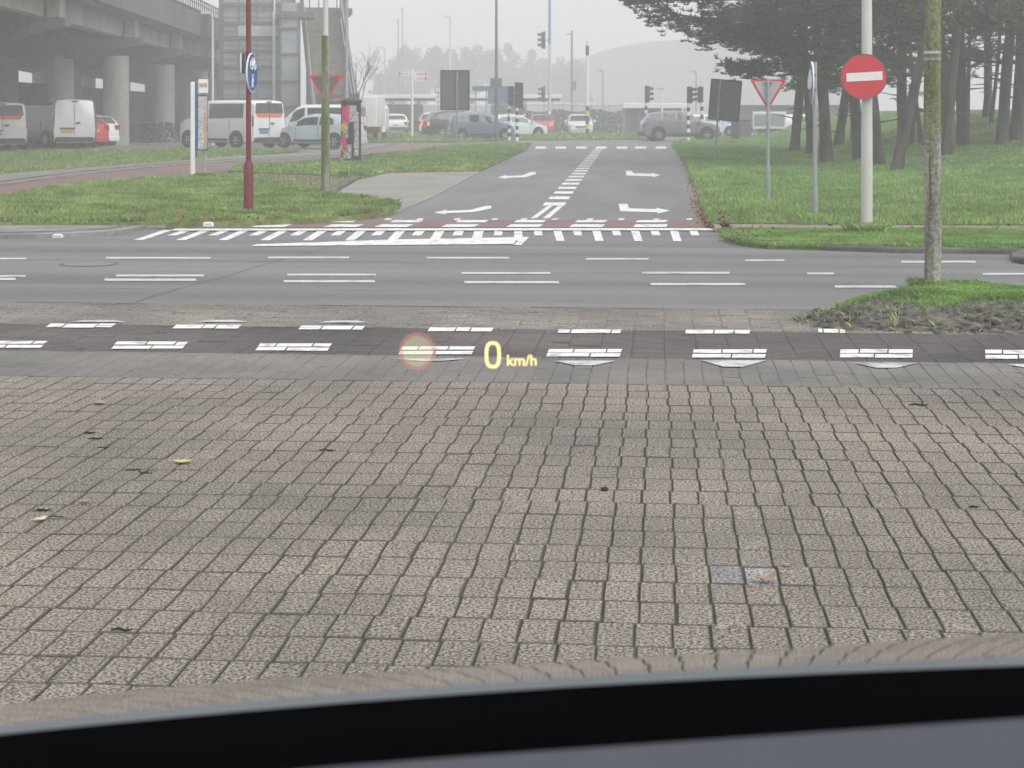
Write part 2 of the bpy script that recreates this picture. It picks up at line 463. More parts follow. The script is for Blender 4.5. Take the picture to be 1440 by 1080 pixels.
# the bank under the pines
def HB(X, Y):
    return .07 + 1.55 * sst((X - 4.5) / 9.5) * sst((Y - 39) / 27) + .03 * wob(X * .7, Y * .5) * sst((Y - 25) / 10)
Lp = [(1000, 314), (990, 304), (984, 285), (977, 260), (967, 237), (954, 216), (944, 203.5), (950, 197), (985, 193.5)]
Lw = [G(p[0], p[1], .07) for p in Lp] + [Vector((16, 130, .1))]
rows = []
for i in range(len(Lw) - 1):
    k = 14
    for j in range(k):
        t = j / k
        p = Lw[i].lerp(Lw[i + 1], t)
        row = []
        for q in range(61):
            s = (q / 60) ** 1.7
            X = p.x + (62 - p.x) * s
            row.append((X, p.y, HB(X, p.y) if q else .0))
        rows.append(row)
bank = kind(MB().grid(rows).build("grass_bank", M("bank turf", (.055, .11, .025), rough=.95, col2=(.10, .15, .04), scale=.35, fine=.3, fscale=7), smooth=True), 'structure')
t_bank = []
for i in range(len(rows) - 1):
    for q in range(0, 34):
        a, b_, c, d = rows[i][q], rows[i][q + 1], rows[i + 1][q + 1], rows[i + 1][q]
        a, b_, c, d = map(Vector, (a, b_, c, d))
        t_bank += [(a, b_, c), (a, c, d)]
def drop(px, py):
    """where the sight line through (px, py) meets the bank"""
    D = 20.0
    while D < 140:
        p = at(px, py, D)
        if p.z <= HB(p.x, p.y): break
        D += .1
    p.z = HB(p.x, p.y)
    return p, D

# kerbs
def kerb(name, pts, wd, h, z0=0.0, px=True, mat=m_kerb):
    P = [G(p[0], p[1], z0) if px else Vector(p) for p in pts]
    rows = []
    for i, p in enumerate(P):
        t = (P[min(i + 1, len(P) - 1)] - P[max(i - 1, 0)]); t.z = 0; t.normalize()
        n = Vector((-t.y, t.x, 0))
        rows.append([p, p + Vector((0, 0, h - .02)), p + n * .02 + Vector((0, 0, h)), p + n * wd + Vector((0, 0, h)), p + n * wd + Vector((0, 0, 0))])
    return kind(MB().grid(rows).build(name, mat), 'structure')
kerb("kerb", [(2400, 378), (1700, 364), (1440, 358), (1260, 356), (1160, 352.5), (1080, 347.5), (1040, 342.5), (1022, 335), (1012, 325), (1008, 320)][::-1], .14, .062)
kerb("kerb", [(-700, 338), (0, 334.5), (100, 331.5), (160, 327.5), (188, 322.5)], .14, .062)
kerb("kerb", [(463, 277), (507, 251.5), (545, 242), (676, 240.5), (705, 227.5), (748, 203.5)], .16, .085)
kerb("kerb", [(520, 305), (545, 300), (557, 294)], .12, .09)
kerb("kerb", [(0, 259.8), (117, 244.4), (233, 232.8), (330, 226.8), (447, 220.8), (560, 203.8)], .1, .07)
kerb("kerb", [(915, 196), (700, 197), (640, 199), (505, 199)][::-1], .15, .1)
kerb("kerb", [(1800, 376), (1440, 372), (1423, 369), (1420, 362), (1440, 358.5), (1800, 360)][::-1], .15, .06)

# tar seams in the carriageway
b = MB()
rs = random.Random(21)
for (xa, ya, xb, yb, wd_) in ((-14, 17.05, 12, 17.0, .018), (-9, 14.2, -1.5, 14.35, .014), (1.5, 18.4, 6.5, 18.1, .014), (-4.2, 13.3, -3.6, 20.5, .014), (5.2, 13.4, 5.6, 18.0, .012)):
    n = 40; pr = None
    for i in range(n + 1):
        t = i / n; p = Vector((xa + (xb - xa) * t + rs.gauss(0, .012), ya + (yb - ya) * t + rs.gauss(0, .012), .0022)); w_ = wd_ * rs.uniform(.3, 1.1)
        d = Vector((yb - ya, xa - xb, 0)).normalized() * w_ / 2
        if pr: b.add([pr[0], p - d, p + d, pr[1]], [(0, 1, 2, 3)])
        pr = (p - d, p + d)
kind(b.build("asphalt_seams", M("old tar", (.07, .07, .07), rough=.8, col2=(.12, .12, .12), scale=6, lo=.45, hi=.55)), 'structure')
# ---- grass
def blades(name, tris, n, h0, h1, wd, mat, lean=.5, near=None, keep=None):
    T = np.array([[tuple(p) for p in t] for t in tris])
    A = np.linalg.norm(np.cross(T[:, 1] - T[:, 0], T[:, 2] - T[:, 0]), axis=1) / 2
    ce = T.mean(1)
    Dp = np.maximum(8, np.hypot(ce[:, 0], ce[:, 1]))
    wgt = A / Dp ** 1.6
    xc = ce[:, 0] * CA + ce[:, 1] * SA
    dd = -ce[:, 0] * SA + ce[:, 1] * CA
    wgt[(np.abs(xc / np.maximum(dd, 1)) > .37)] *= .12
    if keep is not None: wgt *= keep(ce)
    idx = rng.choice(len(T), n, p=wgt / wgt.sum())
    u = rng.random((n, 2)); fl = u.sum(1) > 1; u[fl] = 1 - u[fl]
    P = T[idx, 0] + (T[idx, 1] - T[idx, 0]) * u[:, :1] + (T[idx, 2] - T[idx, 0]) * u[:, 1:]
    D = np.hypot(P[:, 0], P[:, 1])
    patch = .75 + .5 * (.5 + .5 * np.sin(P[:, 0] * 2.1 + np.cos(P[:, 1] * 1.3) * 2) * np.cos(P[:, 1] * .9 + P[:, 0]))
    h = rng.uniform(h0, h1, n) * patch
    W = wd * rng.uniform(.7, 1.3, n) * np.maximum(1, D / 30)
    an = rng.uniform(0, 2 * np.pi, n)
    dx, dy = np.cos(an) * W / 2, np.sin(an) * W / 2
    la = rng.uniform(0, 2 * np.pi, n); ll = rng.uniform(0, lean, n) * h
    V = np.empty((n, 4, 3))
    V[:, 0] = P + np.stack([-dx, -dy, np.full(n, -.01)], 1)
    V[:, 1] = P + np.stack([dx, dy, np.full(n, -.01)], 1)
    V[:, 2] = P + np.stack([dx * .7 + np.cos(la) * ll * .4, dy * .7 + np.sin(la) * ll * .4, h * .6], 1)
    V[:, 3] = P + np.stack([np.cos(la) * ll * 1.3, np.sin(la) * ll * 1.3, h], 1)
    me = bpy.data.meshes.new(name)
    me.vertices.add(4 * n); me.vertices.foreach_set('co', V.ravel())
    me.loops.add(6 * n); me.polygons.add(2 * n)
    q = np.arange(n)[:, None] * 4
    L = np.concatenate([q + np.array([[0, 1, 2]]), q + np.array([[0, 2, 3]])], 1)
    me.loops.foreach_set('vertex_index', L.ravel().astype(np.int32))
    me.polygons.foreach_set('loop_start', (np.arange(2 * n) * 3).astype(np.int32))
    me.polygons.foreach_set('loop_total', np.full(2 * n, 3, np.int32))
    me.materials.append(mat); me.update(calc_edges=True)
    o = bpy.data.objects.new(name, me); C.objects.link(o)
    return kind(o, 'stuff')
blades("grass", t_front, 70000, .03, .085, .013, m_blade)
blades("dry_grass", t_front, 7000, .04, .10, .012, m_blade_d)
blades("grass", t_mid, 22000, .03, .10, .02, m_blade)
blades("grass", t_back, 20000, .03, .09, .02, m_blade)
blades("dry_grass", t_soil, 3500, .02, .07, .014, m_blade_d, keep=lambda c: 1.0 + 0 * c[:, 0])
blades("grass", t_soil, 2500, .02, .08, .014, m_blade)
blades("grass", t_far, 6000, .08, .25, .03, m_blade)
blades("grass", t_near, 46000, .012, .035, .011, m_blade_r)
blades("grass", t_bank, 120000, .03, .085, .015, m_blade_r)
blades("dry_grass", t_bank, 8000, .03, .08, .014, m_blade_d, keep=lambda c: (c[:, 1] < 30) * 1.0 + .05)

def rim_tris(poly, z, wd_, ymin=0):
    P = [G(p[0], p[1], z) for p in poly]; out = []; Q = poly + poly[:1]
    c = sum(P, Vector((0, 0, 0))) / len(P)
    for iq, (a, b_) in enumerate(zip(P, P[1:] + P[:1])):
        e = b_ - a
        if min(Q[iq][1], Q[iq + 1][1]) < ymin: continue
        if e.length < .05 or e.length > 90: continue
        n = Vector((e.y, -e.x, 0)).normalized()
        if n.dot((a + b_) / 2 - c) < 0: n = -n
        out += [(a - n * wd_, b_ - n * wd_, b_ + n * wd_), (a - n * wd_, b_ + n * wd_, a + n * wd_)]
    return out
blades("grass_rim", rim_tris(front_poly, .06, .09), 6000, .03, .11, .013, m_blade, lean=1.0)
blades("grass_rim", rim_tris(mid_poly, .05, .09), 3000, .03, .11, .018, m_blade, lean=1.0)
blades("grass_rim", rim_tris([(1020, 332), (1010, 321), (1440, 321.5), (2400, 325), (2400, 366), (1440, 350.5), (1160, 345.5), (1080, 343.5), (1040, 338.5)], .05, .06, 331), 4000, .015, .05, .011, m_blade_r, lean=1.0)
# the planted island by the mossy pole
isl = [Vector((*G(p[0], p[1], .03).xy, 0)) for p in [(1112, 446), (1150, 431), (1200, 417), (1260, 405), (1310, 397), (1370, 398), (1440, 404), (1700, 414), (1700, 476), (1440, 463), (1300, 462.5), (1190, 459), (1125, 452)]]
def edge_d(x, y):
    ins = False; dm = 9; n = len(isl)
    for i in range(n):
        a, b_ = isl[i], isl[(i + 1) % n]
        if (a.y > y) != (b_.y > y) and x < (b_.x - a.x) * (y - a.y) / (b_.y - a.y) + a.x: ins = not ins
        e = b_ - a; t = max(0, min(1, ((x - a.x) * e.x + (y - a.y) * e.y) / max(1e-9, e.length_squared)))
        dm = min(dm, math.hypot(x - a.x - t * e.x, y - a.y - t * e.y))
    return dm if ins else -dm
xs = np.arange(min(p.x for p in isl) - .1, max(p.x for p in isl) + .1, .045)
ys = np.arange(min(p.y for p in isl) - .1, max(p.y for p in isl) + .1, .045)
hz = {}
def isl_h(x, y):
    d = edge_d(x, y)
    if d < -.04: return None
    k = sst((d + .04) / .45)
    return -.01 + k * (.075 + .025 * wob(x * 3.1, y * 3.7) + .018 * wob(x * 9, y * 8)) + rng.normal(0, .008) * k
b = MB(); idm = {}
for i, x in enumerate(xs):
    for j, y in enumerate(ys):
        h = isl_h(x, y)
        if h is not None:
            idm[i, j] = len(b.v); b.v.append((x, y, h))
t_isl = []
for i in range(len(xs) - 1):
    for j in range(len(ys) - 1):
        q = [(i, j), (i + 1, j), (i + 1, j + 1), (i, j + 1)]
        if all(k in idm for k in q):
            f = tuple(idm[k] for k in q); b.f.append(f); b.m.append(0)
            A_, B_, C_, D_ = [Vector(b.v[k]) for k in f]
            t_isl += [(A_, B_, C_), (A_, C_, D_)]
kind(b.build("soil_island", m_soil, smooth=True), 'structure')
pole_xy = G(1311, 402, .065)
def isl_keep(c):
    d = np.array([edge_d(x, y) for x, y in c[:, :2]])
    nearcam = (c[:, 1] - (pole_xy.y - 1.15)) / .7
    patchy = .5 + .5 * np.sin(c[:, 0] * 5 + 1) * np.cos(c[:, 1] * 6)
    return np.clip(nearcam + (patchy - .2) * .9 + (c[:, 0] - pole_xy.x) * .25, 0, 1) * (d > .03) + .01
blades("grass", t_isl, 60000, .012, .042, .0065, m_blade_r, lean=1.0, keep=isl_keep)
def blob(b, c, r, seed, mi=0, squash=.7):
    rr = random.Random(seed)
    bm = bmesh.new(); bmesh.ops.create_icosphere(bm, subdivisions=2, radius=1)
    ph = [rr.uniform(0, 6) for _ in range(6)]
    vs = []
    for v in bm.verts:
        d = v.co.normalized()
        k = 1 + .22 * math.sin(d.x * 4 + ph[0]) * math.sin(d.y * 4 + ph[1]) + .16 * math.sin(d.z * 6 + ph[2] + d.x * 5)
        vs.append((c[0] + d.x * r * k, c[1] + d.y * r * k * .9, c[2] + d.z * r * k * squash))
    fs = [tuple(v.index for v in f.verts) for f in bm.faces]
    bm.free(); b.add(vs, fs, mi)
b = MB()
for i in range(520):
    for _ in range(50):
        px_, py_ = random.uniform(1118, 1520), random.uniform(424, 462)
        p = G(px_, py_, .05)
        d = edge_d(p.x, p.y)
        if d > -.02 and p.y < pole_xy.y + .05 - random.random() * .4: break
    h = -.005 + .062 * sst(max(0, d) / .4)
    blob(b, (p.x, p.y, h), random.choice((.010, .014, .018, .024, .032, .042)) * random.uniform(.7, 1.2), i)
kind(b.build("soil_lumps", m_soil, smooth=True), 'stuff')
# tufts round the feet of poles
def tuft(px, py, r, n, h, z=.1):
    c = G(px, py, z)
    tr = []
    for k in range(10):
        a0, a1 = 2 * math.pi * k / 10, 2 * math.pi * (k + 1) / 10
        tr.append((c, c + Vector((math.cos(a0) * r, math.sin(a0) * r * .7, 0)), c + Vector((math.cos(a1) * r, math.sin(a1) * r * .7, 0))))
    blades("grass_tuft", tr, n, h * .5, h, .011, m_blade, lean=.9)
tuft(1219, 325, .30, 700, .11, .055); tuft(1146, 311, .2, 350, .11, .06); tuft(1311, 401, .22, 700, .07, .07); tuft(349, 302, .25, 350, .12); tuft(457, 279, .22, 250, .12); tuft(287, 248, .25, 250, .1)

# ================================================================== PAINT ON THE ROADS
def paint(b, pts, z=.0):
    P = [G(p[0], p[1], z) for p in pts]
    b.add(P, tessellate_polygon([P]))
ZP = .0045
b = MB()
for x0, x1, y, hgt in [(-60, 37, 363.5, 2.2), (149, 296, 362.5, 2.4), (377, 491, 362, 2.4), (600, 716, 362.5, 2.4), (824, 912, 364, 2.4), (1048, 1103, 366, 2.2), (1267, 1372, 368, 2.6)]:
    paint(b, [(x0, y + hgt / 2), (x1, y + hgt / 2), (x1, y - hgt / 2), (x0, y - hgt / 2)], ZP)
for x0, x1, y in [(-100, 36, 388), (163, 287, 387.3), (404, 529, 386), (649, 774, 383.8), (903, 1026, 383.5), (1135, 1173, 384.5), (1382, 1500, 385)]:
    paint(b, [(x0, y + 1.4), (x1, y + 1.4), (x1, y - 1.3), (x0, y - 1.3)], ZP)
for x0, x1, y in [(-100, 22, 392), (146, 276, 393.2), (398, 527, 395.3), (652, 786, 396.6), (914, 1048, 399.3), (1173, 1260, 402.8), (1435, 1560, 406)]:
    paint(b, [(x0 + 2, y + 1.7), (x1 + 1, y + 1.7), (x1 - 1, y - 1.5), (x0, y - 1.5)], ZP)
kind(b.build('lane_lines', M('greyed lane paint', (.34, .34, .335), rough=.65, col2=(.56, .56, .55), scale=5, lo=.3, hi=.5, fine=.15, fscale=40)), 'structure')
b = MB()
# the long bar of the left turn
paint(b, [(353, 346), (722, 343), (729, 333.5), (560, 336.5), (360, 343.5)], ZP + .003)
paint(b, [(722, 344.5), (733, 344.5), (744, 333.3), (735, 333.3)], ZP + .003)
# ramp teeth along the crossing
tops = [232.0]
x = 232.0; i = 0
n_t = 28
for i in range(n_t):
    xt = 236 + (975 - 236) * i / (n_t - 1)
    lean = max(-5, 42 - (xt - 232) * .085)
    lng = i % 2 == 0
    yb = 337.5 + (xt - 236) * .002 if lng else 331
    k = 1.0 if lng else .55
    wd = 13.5 if xt < 700 else 11.5
    paint(b, [(xt - wd / 2 - lean * k, yb), (xt + wd / 2 - lean * k, yb), (xt + wd / 2, 323.6), (xt - wd / 2, 323.6)], ZP)
paint(b, [(240, 324.2), (1004, 323.8), (1003, 320.6), (246, 321.4)], .0135)
# stop line and lane dots of the side street
for x0, x1 in [(753, 768), (781, 796), (810, 825), (838, 853), (867, 882), (893, 909), (922, 937)]:
    paint(b, [(x0, 209), (x1, 209), (x1, 206), (x0, 206)], ZP * 2)
pa, pb = G(778, 289, .01), G(842, 209, .01)
L = (pb - pa).length; dr = (pb - pa).normalized(); sd_ = Vector((dr.y, -dr.x, 0))
k = 0.0
while k < L:
    c = pa + dr * (k + .5)
    b.add([c - sd_ * .18 - dr * .5, c + sd_ * .18 - dr * .5, c + sd_ * .18 + dr * .5, c - sd_ * .18 + dr * .5], [(0, 1, 2, 3)])
    k += 2.05
paint(b, [(746, 307), (754, 307), (777, 289.5), (770, 289.5)], ZP * 2)
paint(b, [(763, 307), (772, 307), (792, 289.5), (785, 289.5)], ZP * 2)
# turn arrows
paint(b, [(610, 299), (628, 294.8), (628, 296.6), (660, 295.2), (684, 289.3), (692, 289.6), (690, 293), (668, 298), (628, 299.6), (626, 301.4)], ZP * 2)
paint(b, [(700, 249), (712, 246.2), (713, 247.5), (735, 246.5), (746, 241.8), (754, 242), (753, 245), (740, 249), (713, 250), (712, 251.5)], ZP * 2)
paint(b, [(870, 286.5), (882, 286.5), (885, 292.8), (923, 294), (922, 292), (942, 296), (925, 300.5), (924, 298.4), (872, 297)], ZP * 2)
paint(b, [(880, 240), (888, 240), (891, 243.6), (917, 244.4), (916, 242.8), (929, 246.2), (918, 249.3), (917, 247.8), (881, 246.8)], ZP * 2)
kind(b.build("road_markings", m_white), 'structure')
# blocks beside the red crossing
b = MB()
for i, x0 in enumerate((205, 367, 467, 537, 629, 719, 806, 894)):
    if i == 0: continue
    wd = 45
    lean = 10 - (x0 - 400) * .02
    paint(b, [(x0 - lean - 4, 319.2), (x0 + wd - lean - 2, 319.2), (x0 + wd, 315.3), (x0, 315.3)], .0135)
for x0 in (365, 455, 548, 640, 722, 808, 893):
    paint(b, [(x0, 312.6), (x0 + 42, 312.6), (x0 + 47, 309.4), (x0 + 5, 309.4)], .0135)
for x0 in (540, 585, 637, 690, 731, 775, 824, 868, 918, 964):
    paint(b, [(x0, 309.2), (x0 + 9, 309.2), (x0 + 11, 307), (x0 + 3, 307)], .0135)
kind(b.build("crossing_blocks", m_white), 'structure')
# blocks of the cycle track, painted stone by stone
b = MB()
def stones(x0, x1, ya, yb, rowsn, slant, seed):
    rr = random.Random(seed)
    for r in range(rowsn):
        y0 = ya + (yb - ya) * r / rowsn; y1 = ya + (yb - ya) * (r + 1) / rowsn
        g0 = (yb - ya) * .05
        cuts = [0, rr.uniform(.18, .45), rr.uniform(.62, .85), 1] if r % 2 == 0 else [0, rr.uniform(.4, .6), 1]
        s0 = slant * (1 - (y0 - ya) / (yb - ya)); s1 = slant * (1 - (y1 - ya) / (yb - ya))
        for c0, c1 in zip(cuts[:-1], cuts[1:]):
            xa, xb = x0 + (x1 - x0) * c0, x0 + (x1 - x0) * c1
            j = rr.uniform(-.4, .4)
            paint(b, [(xa + s1 + 1, y1 - g0 + j), (xb + s1 - 1, y1 - g0 + j), (xb + s0 - 1, y0 + g0 + j), (xa + s0 + 1, y0 + g0 + j)], .006)
for i, (x0, x1, y) in enumerate([(-128, -20, 484), (-45, 58, 484), (155, 257, 485.3), (358, 461, 487.8), (559, 664, 492.5), (767, 872, 496), (972, 1077, 497), (1180, 1284, 497), (1385, 1490, 498)]):
    stones(x0, x1, y - 5 - i * .22, y + 5 + i * .22, 2, 12 - i * 1.6, i)
for i, (x0, x1, y) in enumerate([(-110, -10, 456), (63, 157, 457.6), (241, 335, 458.8), (418, 510, 460.3), (600, 692, 462.8), (783, 873, 465.4), (963, 1055, 466.2), (1150, 1190, 465)]):
    stones(x0, x1, y - 2.8, y + 3, 1, 9 - i * 1.4, i + 50)
kind(b.build("cycle_track_blocks", m_white), 'structure')
b = MB()
for x0, x1, y0, y1 in [(556, 655, 504, 507.5), (778, 866, 507, 513.5), (985, 1078, 506.5, 515.5), (1200, 1293, 510, 517), (1415, 1500, 512, 517)]:
    m = (x0 + x1) / 2
    paint(b, [(m - 14, y1), (m + 14, y1), (x1, y0), (x0, y0)], .006)
for x0, x1, y in [(98, 178, 451), (272, 348, 451), (445, 520, 452)]:
    paint(b, [(x0, y + 1.6), (x1, y + 1.6), (x1 - 18, y - 1.3), (x0 + 22, y - 1.3)], .006)
kind(b.build("worn_paint", m_worn), 'structure')

# ================================================================== VEHICLES
PAINT = {}
def carpaint(name, col, metal=0.0):
    if name not in PAINT:
        PAINT[name] = M(name + " car paint", col, rough=.32, var=.05, scale=1.2, col2=None, metal=metal, coat=.6, spec=.5)
    return PAINT[name]
m_lamp_r = M("tail lamp", srgb(150, 16, 22), rough=.25, var=.2)
m_lamp_on = M("lit tail lamp", srgb(255, 60, 60), rough=.25, emit=((1, .12, .1), 1.6))
m_lamp_c = M("head lamp", (.6, .62, .65), rough=.15, var=.15, scale=20)
m_plate_y = M("yellow number plate", srgb(222, 176, 40), rough=.5, var=.06)
m_plate_b = M("blue number plate", srgb(70, 140, 185), rough=.5, var=.06)
m_clad = M("grey plastic trim", (.035, .036, .038), rough=.65, var=.15)
m_under = M("wheel arch black", (.015, .015, .015), rough=.9)  # near-black disc colour, in place of open wheel arches
PRO = {  # t from the nose: roof height, belt height (metres)
 'hatch': dict(H=1.47, W=1.74, L=4.0, st=[(0, .60, .58), (.02, .72, .62), (.10, .84, .74), (.24, .98, .88), (.40, 1.40, .93), (.50, 1.47, .95), (.70, 1.46, .97), (.88, 1.38, .99), (.965, 1.02, .98), (.985, .9, .86), (1, .62, .6)],
      ws=(3, 4), rw=(7, 8), win=[(.33, .60), (.62, .80)], door=[.32, .61], wh=(.17, .82), r=.30, z0=.19),
 'suv': dict(H=1.66, W=1.84, L=4.45, st=[(0, .72, .7), (.02, .86, .74), (.10, .98, .84), (.25, 1.10, .98), (.40, 1.56, 1.04), (.50, 1.66, 1.06), (.72, 1.64, 1.09), (.88, 1.53, 1.13), (.955, 1.16, 1.1), (.985, 1.02, .96), (1, .72, .7)],
      ws=(3, 4), rw=(7, 8), win=[(.33, .56), (.58, .74), (.76, .86)], door=[.32, .57, .76], wh=(.175, .80), r=.35, z0=.24),
 'mpv': dict(H=1.60, W=1.70, L=3.85, st=[(0, .66, .64), (.02, .80, .7), (.08, .94, .82), (.18, 1.05, .92), (.36, 1.50, .96), (.46, 1.60, .97), (.75, 1.58, .98), (.93, 1.50, .99), (.985, 1.04, .98), (.992, .92, .88), (1, .64, .62)],
      ws=(3, 4), rw=(7, 8), win=[(.28, .54), (.56, .76), (.78, .90)], door=[.27, .55, .77], wh=(.16, .84), r=.30, z0=.2),
 'van': dict(H=1.98, W=1.98, L=4.95, st=[(0, .82, .8), (.015, 1.02, .86), (.10, 1.20, 1.0), (.17, 1.28, 1.06), (.31, 1.86, 1.12), (.38, 1.97, 1.14), (.6, 1.98, 1.16), (.9, 1.97, 1.18), (.975, 1.95, 1.18), (.992, 1.86, 1.16), (1, 1.10, 1.0)],
      ws=(3, 4), rw=None, win=[(.24, .40), (.43, .87)], door=[.23, .415, .70], wh=(.165, .79), r=.34, z0=.22),
}
def make_car(name, label, cat, style, paint, ax=0, ay=0, head=0.0, anchor='center', L=None, H=None, W=None, group=None, windows=True,
             plate=None, rearglass=True, band=False, lit=False, cargo=False, rear_plain=False, simple=False, wheels=True, z=0.0):
    p = PRO[style]
    L = L or p['L']; kz = (H or p['H']) / p['H']; W = (W or p['W']) / 2
    base = Vector((ax, ay, z))
    hv = Vector((math.cos(head), math.sin(head), 0))
    if anchor == 'rear': base += hv * L / 2
    if anchor == 'front': base -= hv * L / 2
    T = thing(name, label, cat, base, head, group)
    z0 = p['z0']
    st = p['st']
    def wid(t):
        a = 1.0
        if t < .12: a = .80 + .20 * (1 - (1 - t / .12) ** 2.2)
        if t > .93: a = 1 - .10 * ((t - .93) / .07) ** 2 * (.4 if style == 'van' else 1)
        return W * a
    def sec(t):
        for (t0, a0, b0), (t1, a1, b1) in zip(st[:-1], st[1:]):
            if t <= t1 + 1e-9:
                k = (t - t0) / (t1 - t0)
                return (a0 + (a1 - a0) * k) * kz, (b0 + (b1 - b0) * k) * kz
        return st[-1][1] * kz, st[-1][2] * kz
    def ring(t):
        zt, zb = sec(t); w_ = wid(t)
        k = min(1, max(0, (zt - zb) / .5))
        tum = .10 if style == 'van' else .20
        wt = w_ * (1 - tum * k) if k > .05 else w_ * .93
        x = L / 2 - t * L
        zlow = z0 + (.10 if t in (0, 1) else 0)
        mid = zlow + (zb - zlow) * .55
        h = [(w_ * .86, zlow), (w_ * .97, zlow + .07), (w_ * 1.0, mid), (w_ * .975, zb), (wt + (w_ - wt) * .08, zt - .10 * k - .012), (wt * .90, zt - .025 * k - .004), (wt * .55, zt), (0, zt + .012 * k)]
        full = [(x, a, b) for a, b in h] + [(x, -a, b) for a, b in h[-2::-1]]
        return full, (x, w_, wt, zt, zb, k)
    ts = sorted(set([s[0] for s in st] + [.05, .14, .2, .29, .34, .45, .55, .65, .8, .93]))
    rows = [ring(t)[0] for t in ts]
    b = MB(); b.grid(rows)
    n = len(rows[0])
    b.f.append(tuple(range(n - 1, -1, -1))); b.m.append(0)
    o_ = (len(rows) - 1) * n
    b.f.append(tuple(range(o_, o_ + n))); b.m.append(0)
    for i in range(len(rows) - 1):            # the floor
        b.f.append((i * n, i * n + n, i * n + n + n - 1, i * n + n - 1)); b.m.append(0)
    b.build('body', paint, T, smooth=True)
    def side(t, s, lo_, out):
        _, (x, w_, wt, zt, zb, k) = ring(t)
        y0, z0_ = w_ * .975, zb
        y1, z1_ = wt + (w_ - wt) * .08, zt - .10 * k - .012
        return Vector((x, s * (y0 + (y1 - y0) * lo_ + out), z0_ + (z1_ - z0_) * lo_))
    if windows:
        for s in (1, -1):
            for wi, (ta, tb) in enumerate(p['win']):
                if cargo and wi > 0: continue
                tt = np.linspace(ta, tb, 5)
                if wi == 0: tt0 = tt.copy()
                lo_row = [side(t, s, .10, .006) for t in tt]
                hi_row = []
                for q, t in enumerate(tt):
                    zt, zb = sec(t)
                    hi_row.append(side(t, s, .93 if not (wi == len(p['win']) - 1 and q == 4 and style != 'van') else .7, .006))
                mid_row = [(a + c) / 2 for a, c in zip(lo_row, hi_row)]
                MB().grid([lo_row, mid_row, hi_row]).build('side_window', m_glass, T)
    def top(ta, tb, name_, y_lo, y_hi, mat):
        r0, r1 = ring(ta)[1], ring(tb)[1]
        a = Vector((r0[0], 0, r0[3])); c = Vector((r1[0], 0, r1[3]))
        d = (c - a); nrm = Vector((-d.z, 0, d.x)).normalized()
        if nrm.z < 0: nrm = -nrm
        rows_ = []
        for k_ in (.06, .5, .93):
            q = a + d * k_ + nrm * .02
            ww = (r0[2] + (r1[2] - r0[2]) * k_) * (y_lo + (y_hi - y_lo) * k_)
            rows_.append([q + Vector((0, ww * f, -.014 * abs(f) ** 3 * 2)) for f in (-1, -.5, 0, .5, 1)])
        MB().grid(rows_).build(name_, mat, T)
    ws = p['ws']; top(st[ws[0]][0], st[ws[1]][0], 'windscreen', .90, .88, m_glass)
    xr = -L / 2
    zt1 = sec(.99)[0]
    if p['rw']:
        top(st[p['rw'][1]][0], st[p['rw'][0]][0], 'rear_window', .86, .84, m_glass)
        lampz = .86 * kz
        for s in (1, -1):
            MB().rbox((xr + .10, s * W * .80, lampz), (.2, .24, .22), .03).build('tail_lamp', m_lamp_on if lit else m_lamp_r, T)
    else:
        t_ = .992
        if rearglass:
            poly = [(-W * .80, 1.40), (W * .80, 1.40), (W * .84, 1.50), (W * .77, 1.85), (-W * .77, 1.85), (-W * .84, 1.50)]
            def rx(zz): return xr + .04 * (zz - 1.1) / .76 - .006
            MB().add([(rx(zz) - .006, y, zz * kz) for y, zz in poly], [tuple(range(6))]).build('rear_window', m_glass, T)
            if band:
                MB().add([(rx(zz) - .014, y, zz * kz) for y, zz in [(-W * .70, 1.27), (W * .70, 1.27), (W * .81, 1.43), (-W * .81, 1.43)]], [(0, 1, 2, 3)]).build('film_band', m_orange, T)
        for s in (1, -1):
            MB().rbox((xr + .045, s * W * .955, 1.12 * kz), (.10, .055, .46), .02).build('tail_lamp', m_lamp_r, T)
        MB().box((xr - .002, 0, 1.15 * kz), (.03, .012, 1.28 * kz)).build('door_gap', m_clad, T)
        MB().rbox((xr - .015, -W * .16, 1.02 * kz), (.05, .20, .07), .01).build('door_handle', m_clad, T)
        MB().rbox((xr - .02, W * .34, .80 * kz), (.05, .62, .05), .01).build('plate_trim', m_clad, T)
        MB().rbox((xr + .03, 0, 1.90 * kz), (.07, .26, .05), .01).build('brake_lamp', m_lamp_r, T)
    pm = {'y': m_plate_y, 'b': m_plate_b}.get(plate, m_plate_y)
    if style == 'van': MB().box((xr - .012, W * .34, .68 * kz), (.03, .52, .13)).build('number_plate', pm, T)
    else: MB().box((xr - .004, 0, .72 * kz), (.03, .50, .11)).build('number_plate', pm, T)
    MB().box((L / 2 + .004, 0, .46 * kz), (.03, .50, .11)).build('number_plate', pm, T)
    bm_ = m_clad if style in ('van', 'suv') else paint
    MB().rbox((xr + .06, 0, z0 + .15), (.20, W * 1.86, .22), .05).build('bumper', bm_, T)
    MB().rbox((L / 2 - .12, 0, z0 + .12), (.22, W * 1.56, .20), .06).build('bumper', bm_, T)
    MB().rbox((L / 2 - .05, 0, .60 * kz), (.10, W * .9, .13), .03).build('grille', m_black, T)
